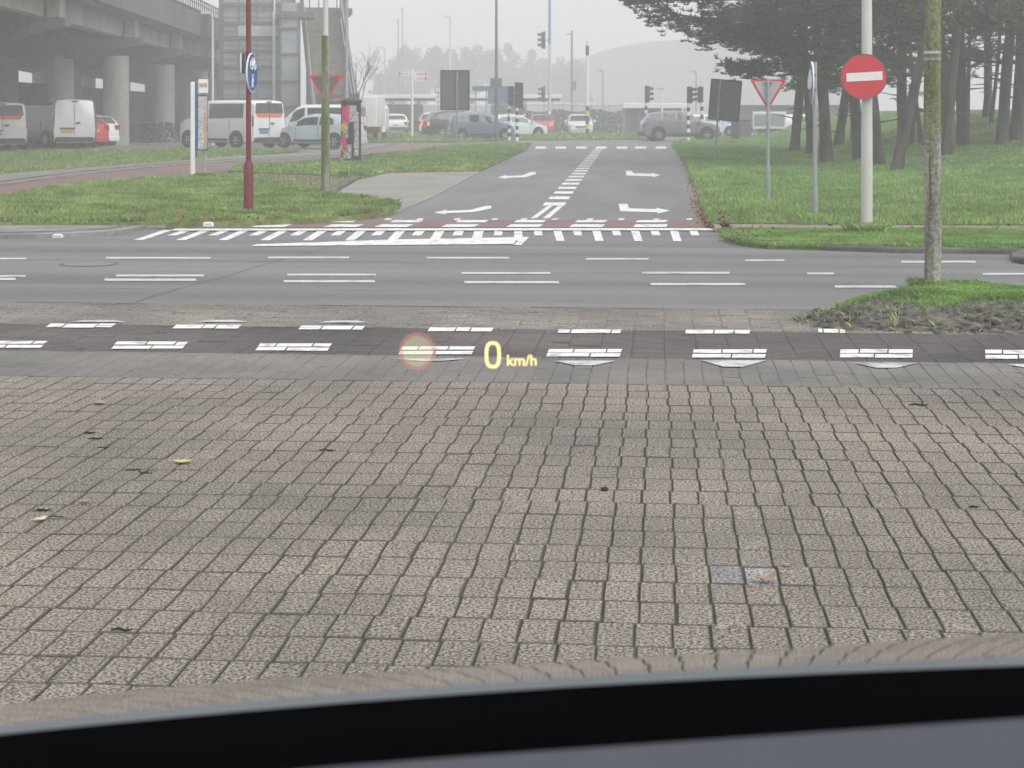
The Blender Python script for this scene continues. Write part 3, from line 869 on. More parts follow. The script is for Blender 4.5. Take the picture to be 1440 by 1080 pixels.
    for s in (1, -1):
        hz_ = (.70 if style != 'van' else .92) * kz
        MB().rbox((L / 2 - .16, s * W * .66, hz_), (.26, .30, .15), .04).build('headlamp', m_lamp_c, T)
        MB().rbox((L / 2 - .275 * L, s * (W + .11), (1.0 if style != 'van' else 1.25) * kz), (.14, .20, .16), .03).build('mirror', paint if style != 'van' else m_clad, T)
        if not simple:
            for t in p['door']:
                q = [side(t, s, -.9, .004), side(t, s, 0, .004)]
                zt, zb = sec(t)
                MB().box((q[0].x, s * W * .992, (z0 + .12 + zb) / 2), (.012, .02, zb - z0 - .14)).build('door_gap', m_clad, T)
                if t < .7: MB().rbox((q[0].x - .22 - .3, s * W * 1.0, zb - .12), (.17, .035, .035), .01).build('door_handle', paint, T)
            MB().rbox(((.5 - sum(p['wh']) / 2) * L, s * W * .985, z0 + .15), (L * .40, .03, .10), .012).build('side_trim', m_clad, T)
    if wheels:
        r = p['r']
        for t in p['wh']:
            for s in (1, -1):
                x = L / 2 - t * L
                ar = MB()
                ar.disc_y((0, 0, 0), r * 1.19, .06, 28)
                a = ar.build('wheel_arch', m_under, T); a.location = (x, s * (W + .002) - .03, r + .04)
                wv = MB()
                prof = [(-.10, r * .70), (-.10, r * .94), (-.06, r), (.06, r), (.10, r * .94), (.10, r * .70)]
                rows_ = []
                for yy, rr in prof: rows_.append([(rr * math.cos(2 * math.pi * k / 28), yy, rr * math.sin(2 * math.pi * k / 28)) for k in range(28)])
                wv.grid(rows_, close=True)
                wh = wv.build('wheel', m_tyre, T, smooth=True); wh.location = (x, s * (W - .055), r)
                rb = MB(); rb.disc_y((0, s * .075 - .01, 0), r * .71, .02, 24)
                for k in range(6):
                    an = math.pi * k / 3
                    rb.box((math.cos(an) * r * .36, s * .094, math.sin(an) * r * .36), (r * .5, .02, r * .18), rot=Matrix.Rotation(-an, 3, 'Y'))
                rb.cyl((0, 0, 0), .001, .001, 4)
                rb.build('rim', m_rim, wh)
    return T

def veh(px, py, rel, **k):
    q = G(px, py); return make_car(ax=q.x, ay=q.y, head=view_az(px) + R(rel), **k)
WH = carpaint("white", (.80, .81, .81)); GRY = carpaint("dark grey", (.12, .125, .13)); RED = carpaint("red", srgb(190, 30, 36))
SIL = carpaint("pale blue silver", srgb(178, 194, 200)); BLU = carpaint("steel blue", srgb(86, 116, 142)); BLK = carpaint("near black", (.022, .022, .026))
GRM = carpaint("lilac grey", srgb(120, 116, 128)); LBL = carpaint("ice white", (.62, .70, .76)); PBL = carpaint("bright blue", srgb(60, 100, 190))
veh(4, 211, 3, name='passenger_van', style='van', paint=WH, anchor='rear', plate='b', band=True,
    label="white passenger van cut by the photo's edge, orange film under rear window", cat='van')
veh(66, 206, 32, name='cargo_van', style='van', paint=GRY, cargo=True, rearglass=False, H=2.0, L=5.2,
    label="dark grey panel van parked between two white vans under the viaduct", cat='van')
veh(105, 208, 4, name='cargo_van', style='van', paint=WH, anchor='rear', W=1.82, H=2.14, rearglass=False, cargo=True, plate='y',
    label="white panel van showing closed windowless rear doors and yellow plate", cat='van')
veh(134, 206, 38, name='parked_car', style='hatch', paint=RED, anchor='rear', label="red hatchback squeezed beside white panel van by the concrete column", cat='car')
veh(148, 204.6, 34, name='parked_car', style='hatch', paint=WH, anchor='rear', label="white hatchback between red car and concrete column", cat='car')
veh(379, 208.5, 44, name='passenger_van', style='van', paint=WH, anchor='rear', plate='b', band=True, H=2.10,
    label="white passenger van with orange film and tinted side window behind the red pole", cat='van')
veh(449, 208, 60, name='parked_car', style='hatch', paint=SIL, L=3.9, H=1.5, label="pale silver blue hatchback parked behind the mossy pole", cat='car')
veh(447, 203, 78, name='minivan', style='van', paint=WH, L=4.5, H=1.95, label="white minivan with dark side windows behind the silver hatchback", cat='van')
veh(557, 188, 2, name='parked_car', style='suv', paint=WH, H=1.5, W=1.8, anchor='rear', label="white car seen from behind, left of the red and white signpost", cat='car', simple=True)
veh(604, 189, -14, name='parked_car', style='mpv', paint=WH, anchor='rear', label="white car half hidden by the black car with lit tail lamp", cat='car', simple=True)
veh(646, 194, -74, name='moving_car', style='suv', paint=BLK, H=1.72, lit=True, label="black car with lit tail lamp waiting behind the blue minicar", cat='car', simple=True)
veh(676, 197.5, -80, name='moving_car', style='mpv', paint=BLU, L=3.6, label="steel blue minicar driving to the crossing, side on", cat='car')
veh(722, 194, -70, name='moving_car', style='hatch', paint=LBL, label="ice white car ahead of the blue minicar behind striped poles", cat='car', simple=True)
veh(716, 189, 176, name='parked_car', style='hatch', paint=RED, label="red car mostly hidden behind the ice white car", cat='car', simple=True)
veh(764, 189, 184, name='parked_car', style='hatch', paint=RED, anchor='front', label="red car facing the crossing beside a striped traffic light pole", cat='car', simple=True)
veh(747, 186, 182, name='parked_car', style='hatch', paint=WH, anchor='front', label="white car tucked behind the red car that faces the crossing", cat='car', simple=True)
veh(817, 191, 183, name='parked_car', style='hatch', paint=LBL, anchor='front', label="white car facing the crossing below the blue and yellow banded pole", cat='car', simple=True)
veh(955, 198, -80, name='moving_car', style='suv', paint=GRM, L=4.3, label="lilac grey SUV crossing at the end of the side street", cat='car')
veh(992, 191.5, -64, name='moving_car', style='hatch', paint=LBL, label="ice white car just beyond the lilac grey SUV's nose", cat='car', simple=True)
veh(1016, 190, -60, name='moving_car', style='suv', paint=PBL, H=1.6, label="bright blue car partly behind the tilted grey sign board", cat='car', simple=True)
veh(1126, 189, -60, name='parked_car', style='hatch', paint=WH, label="white car seen past the leaning pine trunks", cat='car', simple=True)
veh(1262, 187, -70, name='parked_car', style='hatch', paint=WH, label="white car glimpsed between slim trunks behind the no entry pole", cat='car', simple=True)

# box van beyond the poster column
q = G(514, 199)
T = thing('box_van', "white box van with black chassis beyond the poster column", 'van', q, view_az(514) + R(-10))
MB().rbox((-.2, 0, 1.62), (2.7, 1.75, 1.62), .04).build('cargo_box', WH, T)
MB().box((-1.57, .1, 1.85), (.012, .7, .16)).build('lettering_panel', m_signgrey, T)
MB().box((-.1, 0, .62), (3.2, 1.1, .34)).build('chassis', m_clad, T)
MB().rbox((2.1, 0, 1.25), (1.5, 1.7, 1.5), .18).build('cab', WH, T)
MB().box((-1.50, 0, .58), (.06, 1.7, .18)).build('bumper', m_clad, T)
MB().box((-1.55, 0, .80), (.02, .5, .11)).build('number_plate', m_plate_y, T)
for s in (1, -1):
    MB().rbox((-1.55, s * .72, .70), (.05, .24, .11), .01).build('tail_lamp', m_lamp_r, T)
    for x in (-.9, 2.1):
        wv = MB(); wv.disc_y((0, -.11, 0), .34, .22, 24)
        wh = wv.build('wheel', m_tyre, T); wh.location = (x, s * .74, .34)
        rb = MB(); rb.disc_y((0, s * .115 - .01, 0), .22, .02, 18); rb.build('rim', m_rim, wh)

# ================================================================== VIADUCT
A = G(172, 203.5); VH = R(97.9)
via = thing('viaduct', "grey concrete railway viaduct on thick columns at the left", 'viaduct', A, VH)
X0, X1 = -52, 95
def ybox(b, x0, x1, y0, y1, z0, z1, mi=0): b.box(((x0 + x1) / 2, (y0 + y1) / 2, (z0 + z1) / 2), (x1 - x0, y1 - y0, z1 - z0), mi=mi)
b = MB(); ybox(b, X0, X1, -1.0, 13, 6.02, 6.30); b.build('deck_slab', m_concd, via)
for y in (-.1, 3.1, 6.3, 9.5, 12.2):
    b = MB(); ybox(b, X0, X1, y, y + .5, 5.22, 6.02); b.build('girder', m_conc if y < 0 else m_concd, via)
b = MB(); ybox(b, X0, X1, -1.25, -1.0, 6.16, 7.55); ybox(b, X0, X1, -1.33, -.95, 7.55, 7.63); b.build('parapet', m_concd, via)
b = MB()
x = X0
while x < 36:
    b.box((x, -1.15, 7.98), (.05, .06, .74)); x += .9
ybox(b, X0, 36, -1.18, -1.12, 8.30, 8.37); ybox(b, X0, 36, -1.17, -1.13, 8.02, 8.06)
b.build('railing', m_dark, via)
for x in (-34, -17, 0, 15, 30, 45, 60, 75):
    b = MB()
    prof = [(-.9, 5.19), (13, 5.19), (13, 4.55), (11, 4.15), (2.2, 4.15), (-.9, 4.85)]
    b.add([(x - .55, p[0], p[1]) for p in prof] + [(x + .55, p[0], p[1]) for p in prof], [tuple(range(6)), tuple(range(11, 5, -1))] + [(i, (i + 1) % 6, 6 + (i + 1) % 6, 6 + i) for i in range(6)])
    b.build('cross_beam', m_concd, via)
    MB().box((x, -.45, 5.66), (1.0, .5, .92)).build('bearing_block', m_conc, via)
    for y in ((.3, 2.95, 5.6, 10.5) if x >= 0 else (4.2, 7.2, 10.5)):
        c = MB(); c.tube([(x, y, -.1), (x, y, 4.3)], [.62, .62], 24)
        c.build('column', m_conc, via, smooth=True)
# a wall and stores deep under the viaduct
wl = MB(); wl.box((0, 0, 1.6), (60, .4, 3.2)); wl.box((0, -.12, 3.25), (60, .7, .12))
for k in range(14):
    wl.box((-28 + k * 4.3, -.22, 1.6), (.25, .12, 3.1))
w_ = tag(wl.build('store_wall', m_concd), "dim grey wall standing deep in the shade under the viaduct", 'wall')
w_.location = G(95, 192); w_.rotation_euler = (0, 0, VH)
# bicycles under the viaduct
def wheel_torus(b, c, r, t, n=20):
    pts = [(c[0] + r * math.cos(2 * math.pi * k / n), c[1], c[2] + r * math.sin(2 * math.pi * k / n)) for k in range(n + 1)]
    b.tube(pts, t, 5, cap=False)
def make_bike(col):
    T = thing('bicycle', "x", 'bicycle', group="bicycles parked under the viaduct")
    b = MB()
    for s, e in [((-.5, .33), (-.06, .28)), ((-.06, .28), (-.18, .85)), ((-.16, .75), (.38, .78)), ((-.06, .28), (.40, .70)), ((-.5, .33), (-.16, .75)), ((.36, .92), (.54, .33))]:
        b.tube([(s[0], 0, s[1]), (e[0], 0, e[1])], .024, 6)
    b.build('frame', col, T)
    for x in (-.5, .54):
        w_ = MB(); wheel_torus(w_, (0, 0, 0), .33, .028)
        for k in range(8):
            an = math.pi * k / 4
            w_.tube([(0, 0, 0), (.33 * math.cos(an), 0, .33 * math.sin(an))], .005, 3)
        wo_ = w_.build('wheel', m_tyre, T); wo_.location = (x, 0, .34)
    MB().rbox((-.2, 0, .90), (.27, .16, .07), .02).build('saddle', m_black, T)
    MB().tube([(.30, -.29, 1.02), (.38, -.10, 1.05), (.36, 0, 1.03), (.38, .10, 1.05), (.30, .29, 1.02)], .017, 6).build('handlebar', m_steel, T)
    MB().box((-.55, 0, .72), (.36, .14, .03)).build('carrier', m_black, T)
    MB().rbox((.50, 0, .92), (.28, .36, .24), .03).build('basket', m_black, T)
    return T
m_bk = M("dark bicycle paint", (.03, .03, .035), rough=.4); m_bg = M("grey bicycle paint", (.12, .13, .14), rough=.4)
p1, p2 = make_bike(m_bk), make_bike(m_bg)
spots = [(197, 200.5, 70), (205, 199.5, 100), (213, 200.2, 64), (221, 200, 110), (230, 199.7, 80), (239, 199.3, 95), (248, 198.6, 60)]
ords = ["first", "second", "third", "fourth", "fifth", "sixth", "last"]
for i, (px_, py_, a) in enumerate(spots):
    lb = "%s upright bicycle counted from the concrete column under the viaduct" % ords[i]
    pr = (p1, p2)[i % 2]
    if i < 2:
        pr.location = G(px_, py_); pr.rotation_euler = (0, 0, view_az(px_) + R(a)); pr["label"] = lb
    else: dup(pr, G(px_, py_), view_az(px_) + R(a), lb)

# ================================================================== LIFT TOWER AND STAIR
q = at(361, 194, 104); q.z = 0
hd = view_az(361) - math.pi / 2
tw = thing('lift_tower', "steel and glass lift tower with grey bands beside the viaduct", 'lift tower', q, hd)
m_tglass = M("milky lift glass", (.22, .245, .27), rough=.25, col2=(.34, .37, .395), scale=.7, spec=.6)
m_tsteel = M("lift tower steel", (.09, .10, .115), rough=.5, var=.15)
m_panel = M("pale panel", (.48, .50, .52), rough=.5, var=.08)
hw = 2.1; HT = 13.0
for sx in (-1, 1):
    for sy in (-1, 1):
        MB().box((sx * hw, sy * hw, HT / 2), (.26, .26, HT)).build('corner_post', m_tsteel, tw)
for z_ in (.3, 2.35, 3.4, 4.3, 5.25, 6.05, 6.9, 8.0, 9.2, 10.4, 11.8, 12.9):
    b = MB()
    for s in (-1, 1):
        b.box((0, s * hw, z_), (2 * hw - .27, .20, .20)); b.box((s * hw, 0, z_), (.20, 2 * hw - .27, .20))
    b.build('band', m_tsteel, tw)
for s in (-1, 1):
    b = MB()
    b.box((0, s * (hw - .06), HT / 2 + .1), (2 * hw - .3, .03, HT - .4)); b.build('glazing', m_tglass, tw)
    b = MB(); b.box((s * (hw - .06), 0, HT / 2 + .1), (.03, 2 * hw - .3, HT - .4)); b.build('glazing', m_tglass, tw)
for k in range(1, 4):
    MB().box((-hw + k * hw / 2, -hw - .02, HT / 2), (.07, .07, HT - .3)).build('mullion', m_tsteel, tw)
b = MB()
for k in range(30): b.box((0, -hw - .03, .55 + k * .42), (2 * hw - .3, .03, .035))
b.build('glazing_bars', m_tsteel, tw)
MB().box((.05, -hw - .09, 6.45), (2.3, .06, .62)).build('sign_panel', m_panel, tw)
MB().box((.3, -hw - .09, 2.0), (1.9, .06, .7)).build('sign_panel', m_panel, tw)
MB().box((1.02, -hw - .12, 6.2), (.16, .06, 9.9)).build('light_strip', m_signwhite, tw)
# lattice landing between the tower and the stair
q = at(407, 194, 101); q.z = 0
ld = thing('landing_frame', "steel and glass landing bay joining lift tower to the stair", 'landing', q, hd)
b = MB()
for x in (-.55, .55):
    for y in (-1.3, 1.3): b.box((x, y, 4.0), (.14, .14, 8.0))
for z_ in (1.9, 3.4, 5.0, 6.5): b.box((0, -1.3, z_), (.96, .12, .12)); b.box((0, 1.3, z_), (.96, .12, .12))
b.build('frame', m_tsteel, ld)
b = MB(); b.box((0, -1.2, 4.1), (1.0, .03, 7.8)); b.build('glazing', m_tglass, ld)
b = MB(); b.box((.3, 0, 7.3), (2.2, 3.0, .35)); b.build('platform', m_concd, ld)
b = MB(); b.box((.6, -1.1, 9.2), (4.4, .08, .5)); b.box((.6, -1.1, 8.5), (4.4, .05, .05))
for k in range(9): b.box((-1.5 + k * .53, -1.1, 8.3), (.06, .06, 1.7))
b.build('guard', m_tsteel, ld)
# stair
p0 = at(474, 150, 92); p0.z = 0
p1_ = at(451, 20, 108); p1_.z = 0
dv = (p1_ - p0); run = dv.length; an = math.atan2(dv.y, dv.x)
stt = thing('stair', "long brown tread stair climbing to the station between dark balustrades", 'stair', p0, an)
m_tread = M("brown stair treads", (.22, .205, .17), rough=.85, var=.25, scale=2)
RISE = 8.2; N = 46
b = MB()
for k in range(N):
    x0 = run * k / N; z1 = RISE * (k + 1) / N
    b.box((x0 + run / N / 2 + .05, 0, z1 - .09), (run / N + .06, 2.1, .18))
    b.box((x0 + .02, 0, z1 - .03), (.06, 2.12, .035), mi=1)  # dark bar on each step paints the shadow lines of the flight
b.build('flight', [m_tread, m_concd], stt)
for s in (1, -1):
    b = MB()
    prof = [(0, .0), (run, RISE), (run, RISE - .55), (.8, -.05)]
    b.prism_y(prof, s * 1.1 - .06, s * 1.1 + .06); b.build('stringer', m_concd, stt)
    for (xa, xb) in ((-.5, run * .42), (run * .42 + .1, run)):
        b = MB(); za, zb_ = RISE * xa / run, RISE * xb / run
        b.prism_y([(xa, za), (xb, zb_), (xb, zb_ + 1.15), (xa, za + 1.15)], s * 1.24 - .05, s * 1.24 + .05); b.build('balustrade', m_tsteel, stt)
        MB().tube([(xa, s * 1.16, za + 1.24), (xb, s * 1.16, zb_ + 1.24)], .04, 6).build('handrail', m_steel, stt)
b = MB()
for k in (0.35, .65, .95):
    for s in (-1, 1): b.box((run * k, s * .8, RISE * k / 2 - .3), (.3, .3, RISE * k - .4))
b.build('support', m_concd, stt)
b = MB(); b.box((run + 2, 0, RISE - .2), (4, 4, .4)); b.build('landing', m_concd, stt)
for y in (-1.6, 1.6):
    b = MB()
    for k in range(5): b.box((run + .3 + k * .9, y, RISE + .6), (.08, .08, 1.2))
    b.box((run + 2, y, RISE + 1.2), (4, .08, .1)); b.box((run + 2, y, RISE + .6), (4, .03, 1.0))
    b.build('guard', m_tsteel, stt)
# entrance canopy at the foot of the stair
q = at(472, 196, 89); q.z = 0
cn = thing('kiosk', "dark flat roofed kiosk with pink and yellow posters at the stair's foot", 'kiosk', q, view_az(472) - math.pi / 2)
MB().rbox((.1, 0, 2.35), (2.2, 1.6, .5), .06).build('roof', m_dark, cn)
for s in (-1, 1): MB().box((.1 + s * .95, .1, 1.05), (.12, 1.2, 2.1)).build('side_panel', m_dark, cn)
MB().box((.1, .5, 1.05), (1.8, .08, 2.1)).build('back_panel', m_tglass, cn)
MB().box((.25, -.83, 2.22), (1.6, .03, .06)).build('stripe', m_orange, cn)

# poster column
q = G(489, 231)
D = depth(231)
pc = thing('poster_column', "dark poster column pasted with pink and yellow posters beside slim lamp post", 'poster column', q, view_az(489) - math.pi / 2)
MB().tube([(.10, .1, 0), (.10, .1, 1.85)], [.30, .30], 20).build('shaft', m_black, pc, smooth=True)
MB().tube([(.10, .1, 1.85), (.10, .1, 1.9), (.10, .1, 1.98)], [.33, .33, .2], 20).build('cap', m_dark, pc, smooth=True)
def curved(cx, cz, w_, h_, mat, name, ell=False, r=.306, a0=0):
    b = MB(); rows = []
    for i in range(9):
        v = -1 + 2 * i / 8
        k = math.sqrt(max(0, 1 - v * v)) if ell else 1
        row = []
        for j in range(9):
            u = (-1 + 2 * j / 8) * k * w_ / 2 + cx
            a = -math.pi / 2 + u / r
            row.append((.10 + r * math.cos(a), .1 + r * math.sin(a), cz + v * h_ / 2))
        rows.append(row)
    b.grid(rows); b.build(name, mat, pc)
m_coll = M("torn paper", (.25, .24, .24), rough=.8, col2=(.5, .45, .44), scale=14, fine=.4, fscale=30, lo=.45, hi=.55)
curved(-.20, 1.02, .22, .46, m_coll, 'poster'); curved(.02, 1.5, .3, .5, m_coll, 'poster'); curved(.17, .9, .16, 1.3, m_coll, 'poster'); curved(-.14, .38, .3, .42, m_coll, 'poster')
curved(-.26, .62, .24, .42, m_pink, 'poster', r=.309); curved(-.18, 1.48, .26, .5, m_pink, 'poster', r=.309)
curved(-.30, 1.1, .26, .26, m_yellow, 'poster', True, r=.311); curved(-.36, .12, .24, .18, m_yellow, 'poster', True, r=.311); curved(-.36, .52, .1, .22, m_yellow, 'poster', False, r=.312)

# ================================================================== LEFT POSTS AND SIGNS
def circ(r, n=40, cx=0, cz=0): return [(cx + r * math.cos(2 * math.pi * k / n), cz + r * math.sin(2 * math.pi * k / n)) for k in range(n)]
def bike_symbol(b, cx, cz, s, y, mi=0):
    def w(c):
        n = 18
        pts = [(cx + c[0] * s + .27 * s * math.cos(2 * math.pi * k / n), y, cz + c[1] * s + .27 * s * math.sin(2 * math.pi * k / n)) for k in range(n + 1)]
        b.tube(pts, .045 * s, 5, mi, cap=False)
    w((-.38, 0)); w((.38, 0))
    for a, c in [((-.38, 0), (-.02, -.02)), ((-.02, -.02), (-.16, .40)), ((-.14, .30), (.26, .34)), ((-.02, -.02), (.28, .34)), ((.24, .48), (.38, 0)), ((.12, .5), (.26, .46)), ((-.26, .42), (-.06, .42)), ((-.38, 0), (-.14, .30))]:
        b.tube([(cx + a[0] * s, y, cz + a[1] * s), (cx + c[0] * s, y, cz + c[1] * s)], .045 * s, 5, mi)
# red pole with the round blue sign
q = G(349.5, 302, .08); D = depth(302, .08)
T = thing('sign_pole', "dark red pole with round blue cycle path sign on the grass", 'sign pole', q, view_az(349) - math.pi / 2)
MB().tube([(0, 0, -.05), (0, 0, .70), (0, 0, .76)], [.068, .068, .04], 20).build('foot_sleeve', m_redpole, T, smooth=True)
MB().tube([(0, 0, .76), (0, 0, 4.3)], [.036, .034], 16).build('pole', m_redpole, T, smooth=True)
sg = bpy.data.objects.new('sign_plate', None)
pb_ = MB(); pb_.disc_y((0, 0, 0), .275, .02, 48)
sp = pb_.build('sign_plate', m_signwhite, T)
zc = EYE - (102 - HOR) / FPX * D - .08
sp.location = (.055, -.035, zc); sp.rotation_euler = (0, 0, R(75))
bpy.data.objects.remove(sg)
b = MB(); b.disc_y((0, -.004, 0), .262, .004, 48); b.build('blue_face', m_blue, sp)
b = MB(); bike_symbol(b, 0, .10, .22, -.010)
b.disc_y((-.02, -.012, -.045), .022, .006, 12)
b.prism_y([(-.05, -.07), (.01, -.07), (.03, -.13), (.0, -.14), (.05, -.21), (.02, -.21), (-.02, -.15), (-.05, -.21), (-.08, -.21), (-.05, -.13)], -.012, -.006)
b.build('cycle_symbol', m_signwhite, sp)
bx = MB(); bx.rbox((0, 0, 0), (.05, .30, .28), .01); bo = bx.build('back_sign', [m_dark], T); bo.location = (-.07, 0, zc + .13)
MB().box((-.105, 0, zc + .13), (.018, .28, .27)).build('back_sign_edge', m_signwhite, T)
b = MB(); b.box((0, 0, zc - .10), (.09, .09, .05)); b.box((0, 0, zc + .12), (.09, .09, .05)); b.build('clamp', m_steel, T)

# bus stop sign
q = G(271, 247); D = depth(247); pm = FPX / D
T = thing('bus_stop', "white and blue bus stop post with timetable case", 'bus stop', q, view_az(275) - math.pi / 2)
MB().rbox((0, 0, 1.13), (.115, .10, 2.28), .02).build('post', m_signwhite, T)
MB().rbox((.085, 0, 1.35), (.05, .11, 1.80), .01).build('blue_strip', m_blue, T)
m_pap = M("printed timetable", (.35, .34, .38), rough=.5, col2=(.6, .58, .58), scale=9, stretch=(1, 1, 2.5), fine=.3, fscale=40)
MB().tube([(.285, .05, 0), (.285, .05, 2.3)], .04, 10).build('pole', m_steel, T)
MB().rbox((.235, 0, 1.28), (.25, .06, 1.35), .01).build('timetable_case', m_dark, T)
MB().box((.235, -.034, 1.28), (.22, .01, 1.28)).build('timetable', m_pap, T)
MB().box((.30, -.041, 1.10), (.07, .006, .85)).build('timetable_column', M("orange print", srgb(170, 120, 95), col2=(.5, .4, .35), scale=20, rough=.6), T)
MB().rbox((.25, 0, 2.17), (.24, .05, .33), .01).build('header_board', m_signwhite, T)
MB().box((.25, -.028, 2.19), (.18, .006, .10)).build('header_strip', M("faded red print", srgb(170, 90, 95), col2=(.6, .5, .5), scale=25, rough=.6), T)

# mossy lamp post and the give way sign behind it
q = G(458, 279, .08); D = depth(279, .08)
T = thing('lamp_post', "mossy green timber clad lamp post with grey upper shaft, left verge", 'lamp post', q, 0)
b = MB(); zt_ = EYE + (HOR - 50) / FPX * D - .08
b.tube([(0, 0, -.1), (.0, 0, .8), (-.004, 0, 1.8), (0, 0, zt_)], [.078, .076, .07, .066], 14); b.build('timber_sleeve', m_mossy, T, smooth=True)
MB().tube([(0, 0, zt_), (0, 0, 6.5)], [.046, .038], 14).build('shaft', m_lightpole, T, smooth=True)
MB().tube([(0, 0, 6.5), (.1, 0, 6.9), (.5, 0, 7.05), (.9, 0, 7.08)], .032, 8).build('arm', m_lightpole, T, smooth=True)
MB().rbox((1.15, 0, 7.08), (.55, .2, .11), .03).build('lamp_head', m_steel, T)
def giveway(name, label, px, pyb, zb_, w_px, ytop, cz_off, D2, group=None, tilt=0.0, pole=True, backmat=m_signback, dz=.08):
    q = G(px, pyb, dz); D = depth(pyb, dz)
    if D2: q = at(px, 300, D2); q.z = dz; D = D2
    T = thing(name, label, 'road sign', q, view_az(px) - math.pi / 2 + tilt, group)
    pmx = FPX / D
    W_ = w_px / pmx; H_ = W_ * .866
    zt = EYE + (HOR - ytop) / pmx - dz
    def tri(s, y, t):
        c = zt - H_ / 3
        k = []
        for cx_, cz_ in ((-W_ / 2, zt), (W_ / 2, zt), (0, zt - H_)):
            k.append((cx_ * s, c + (cz_ - c) * s))
        out = []
        for i in range(3):                     # rounded corners
            a, p_, n_ = Vector(k[i - 1]), Vector(k[i]), Vector(k[(i + 1) % 3])
            d0 = (a - p_).normalized() * W_ * .055; d1 = (n_ - p_).normalized() * W_ * .055
            out += [tuple(p_ + d0), tuple(p_ + (d0 + d1) * .3), tuple(p_ + d1)]
        return out
    MB().prism_y(tri(1, 0, 0), .02, .045).build('plate', m_redpaint, T)
    MB().prism_y(tri(.80, 0, 0), .012, .02).build('back', backmat, T)
    MB().prism_y(tri(.72, 0, 0), .046, .05).build('white_face', m_signwhite, T)
    if pole:
        b = MB(); b.tube([(0, -.015, -.05), (0, -.015, zt - .01)], .027, 12); b.tube([(0, -.015, -.05), (0, -.015, zb_)], .038, 12)
        b.build('pole', m_steel, T, smooth=True)
    b = MB(); b.box((0, 0, zt - .045), (W_ * .24, .04, .035)); b.box((0, 0, zt - H_ * .82), (W_ * .16, .04, .03)); b.build('clamp', m_steel, T)
    return T
giveway('give_way_sign', "give way sign seen from behind, its post hidden by the mossy lamp post", 458.5, 278, .5, 48, 105, 0, 31.0, backmat=m_signback)
giveway('give_way_sign', "give way sign seen from behind on its own slim post in the right grass", 1080, 283, .55, 51, 111.5, 0, None, backmat=m_signgrey)

# slim lamp post behind the poster column
def lamp_post(name, label, px, pyb, r, zt, mat, arm=(-.8, 0), D=None, head=True, dz=0.0, rfoot=None):
    q = G(px, pyb, dz) if D is None else at(px, HOR, D)
    q.z = dz
    T = thing(name, label, 'lamp post', q, view_az(px) - math.pi / 2)
    b = MB(); b.tube([(0, 0, -.05), (0, 0, 1.2), (0, 0, 1.25), (0, 0, zt)], [rfoot or r * 1.25, rfoot or r * 1.25, r, r * .75], 14)
    b.build('shaft', mat, T, smooth=True)
    if head:
        MB().tube([(0, 0, zt - .02), (arm[0] * .2, 0, zt + .25), (arm[0], 0, zt + .34)], r * .6, 8).build('arm', mat, T, smooth=True)
        MB().rbox((arm[0] * 1.28, 0, zt + .34), (.55, .22, .11), .03).build('lamp_head', m_signgrey, T)
    return T
lamp_post('lamp_post', "slim grey lamp post standing in front of the poster column", 487.5, 228, .062, 7.5, m_steel)
lamp_post('lamp_post', "thin white lamp post in front of the lift tower", 299, 203, .07, 6.1, m_lightpole, head=True, arm=(-.25, 0))

# ================================================================== RIGHT POSTS AND SIGNS
D = depth(323, .06); pm = FPX / D
T = lamp_post('lamp_post', "tall pale grey lamp post carrying the no entry sign", 1219, 323, .068, 6.8, m_lightpole, dz=.06, rfoot=.070)
q = G(1215, 323, .06)
zc = EYE - (108 - HOR) / pm
f = Vector((math.cos(view_az(1215)), math.sin(view_az(1215)), 0))
T = thing('no_entry_sign', "round red no entry sign with white bar on the pale lamp post", 'road sign', (q.x - f.x * .12, q.y - f.y * .12, zc), view_az(1215) - math.pi / 2 + R(4))
b = MB(); b.disc_y((0, 0, 0), .278, .018, 56); b.build('plate', m_redpaint, T)
b = MB(); b.disc_y((0, -.003, 0), .283, .016, 56, rin=.272); b.build('rim', m_signback, T)
b = MB(); b.rbox((0, 0, 0), (.44, .004, .105), .0015); o = b.build('bar', m_signwhite, T); o.location = (.005, -.004, 0); o.rotation_euler = (0, R(-3), 0)
b = MB(); b.box((0, .07, .14), (.16, .12, .03)); b.box((0, .07, -.14), (.16, .12, .03)); b.build('bracket', m_steel, T)

# weathered pole on the island
q = G(1311.5, 402, .065); D = depth(402, .065); pm = FPX / D
T = thing('timber_pole', "weathered green grey timber pole with two white bands on the soil island", 'pole', q, 0)
m_pole = M("weathered timber with algae", (.12, .135, .06), rough=.95, col2=(.26, .26, .17), scale=4.5, stretch=(2.2, 2.2, .35), fine=.3, fscale=35, bump=.7, bscale=35, lo=.38, hi=.66)
m_pole2 = M("bleached timber", (.16, .155, .13), rough=.95, col2=(.36, .35, .31), scale=5, stretch=(2.2, 2.2, .4), fine=.3, fscale=35, bump=.7, bscale=35)
zz = lambda y: EYE - (y - HOR) / pm - .065
r0 = 11.8 / pm
pts = []
for i in range(40):
    z = -.1 + (5.2 + .1) * i / 39
    pts.append((.004 * math.sin(z * 3), 0, z))
rad = [r0 * (1.0 + .012 * math.sin(i * 1.7)) * (1 - .02 * i / 39) for i in range(40)]
b = MB(); b.tube(pts, rad, 20)
o = b.build('shaft', [m_pole, m_pole2], T, smooth=True)
for p in o.data.polygons:
    zc_ = p.center.z
    if zc_ < zz(190) and (zc_ < zz(300) or math.sin(p.center.x * 60) > -.6): p.material_index = 1
b = MB()
for y in (74, 83):
    z = zz(y); b.tube([(0, 0, z - .012), (0, 0, z + .012)], [r0 * 1.03] * 2, 20)
b.build('white_band', m_worn, T, smooth=True)
MB().tube([(0, 0, 5.2), (0, 0, 5.25)], [r0 * 1.05, r0 * .5], 16).build('cap', m_steel, T)

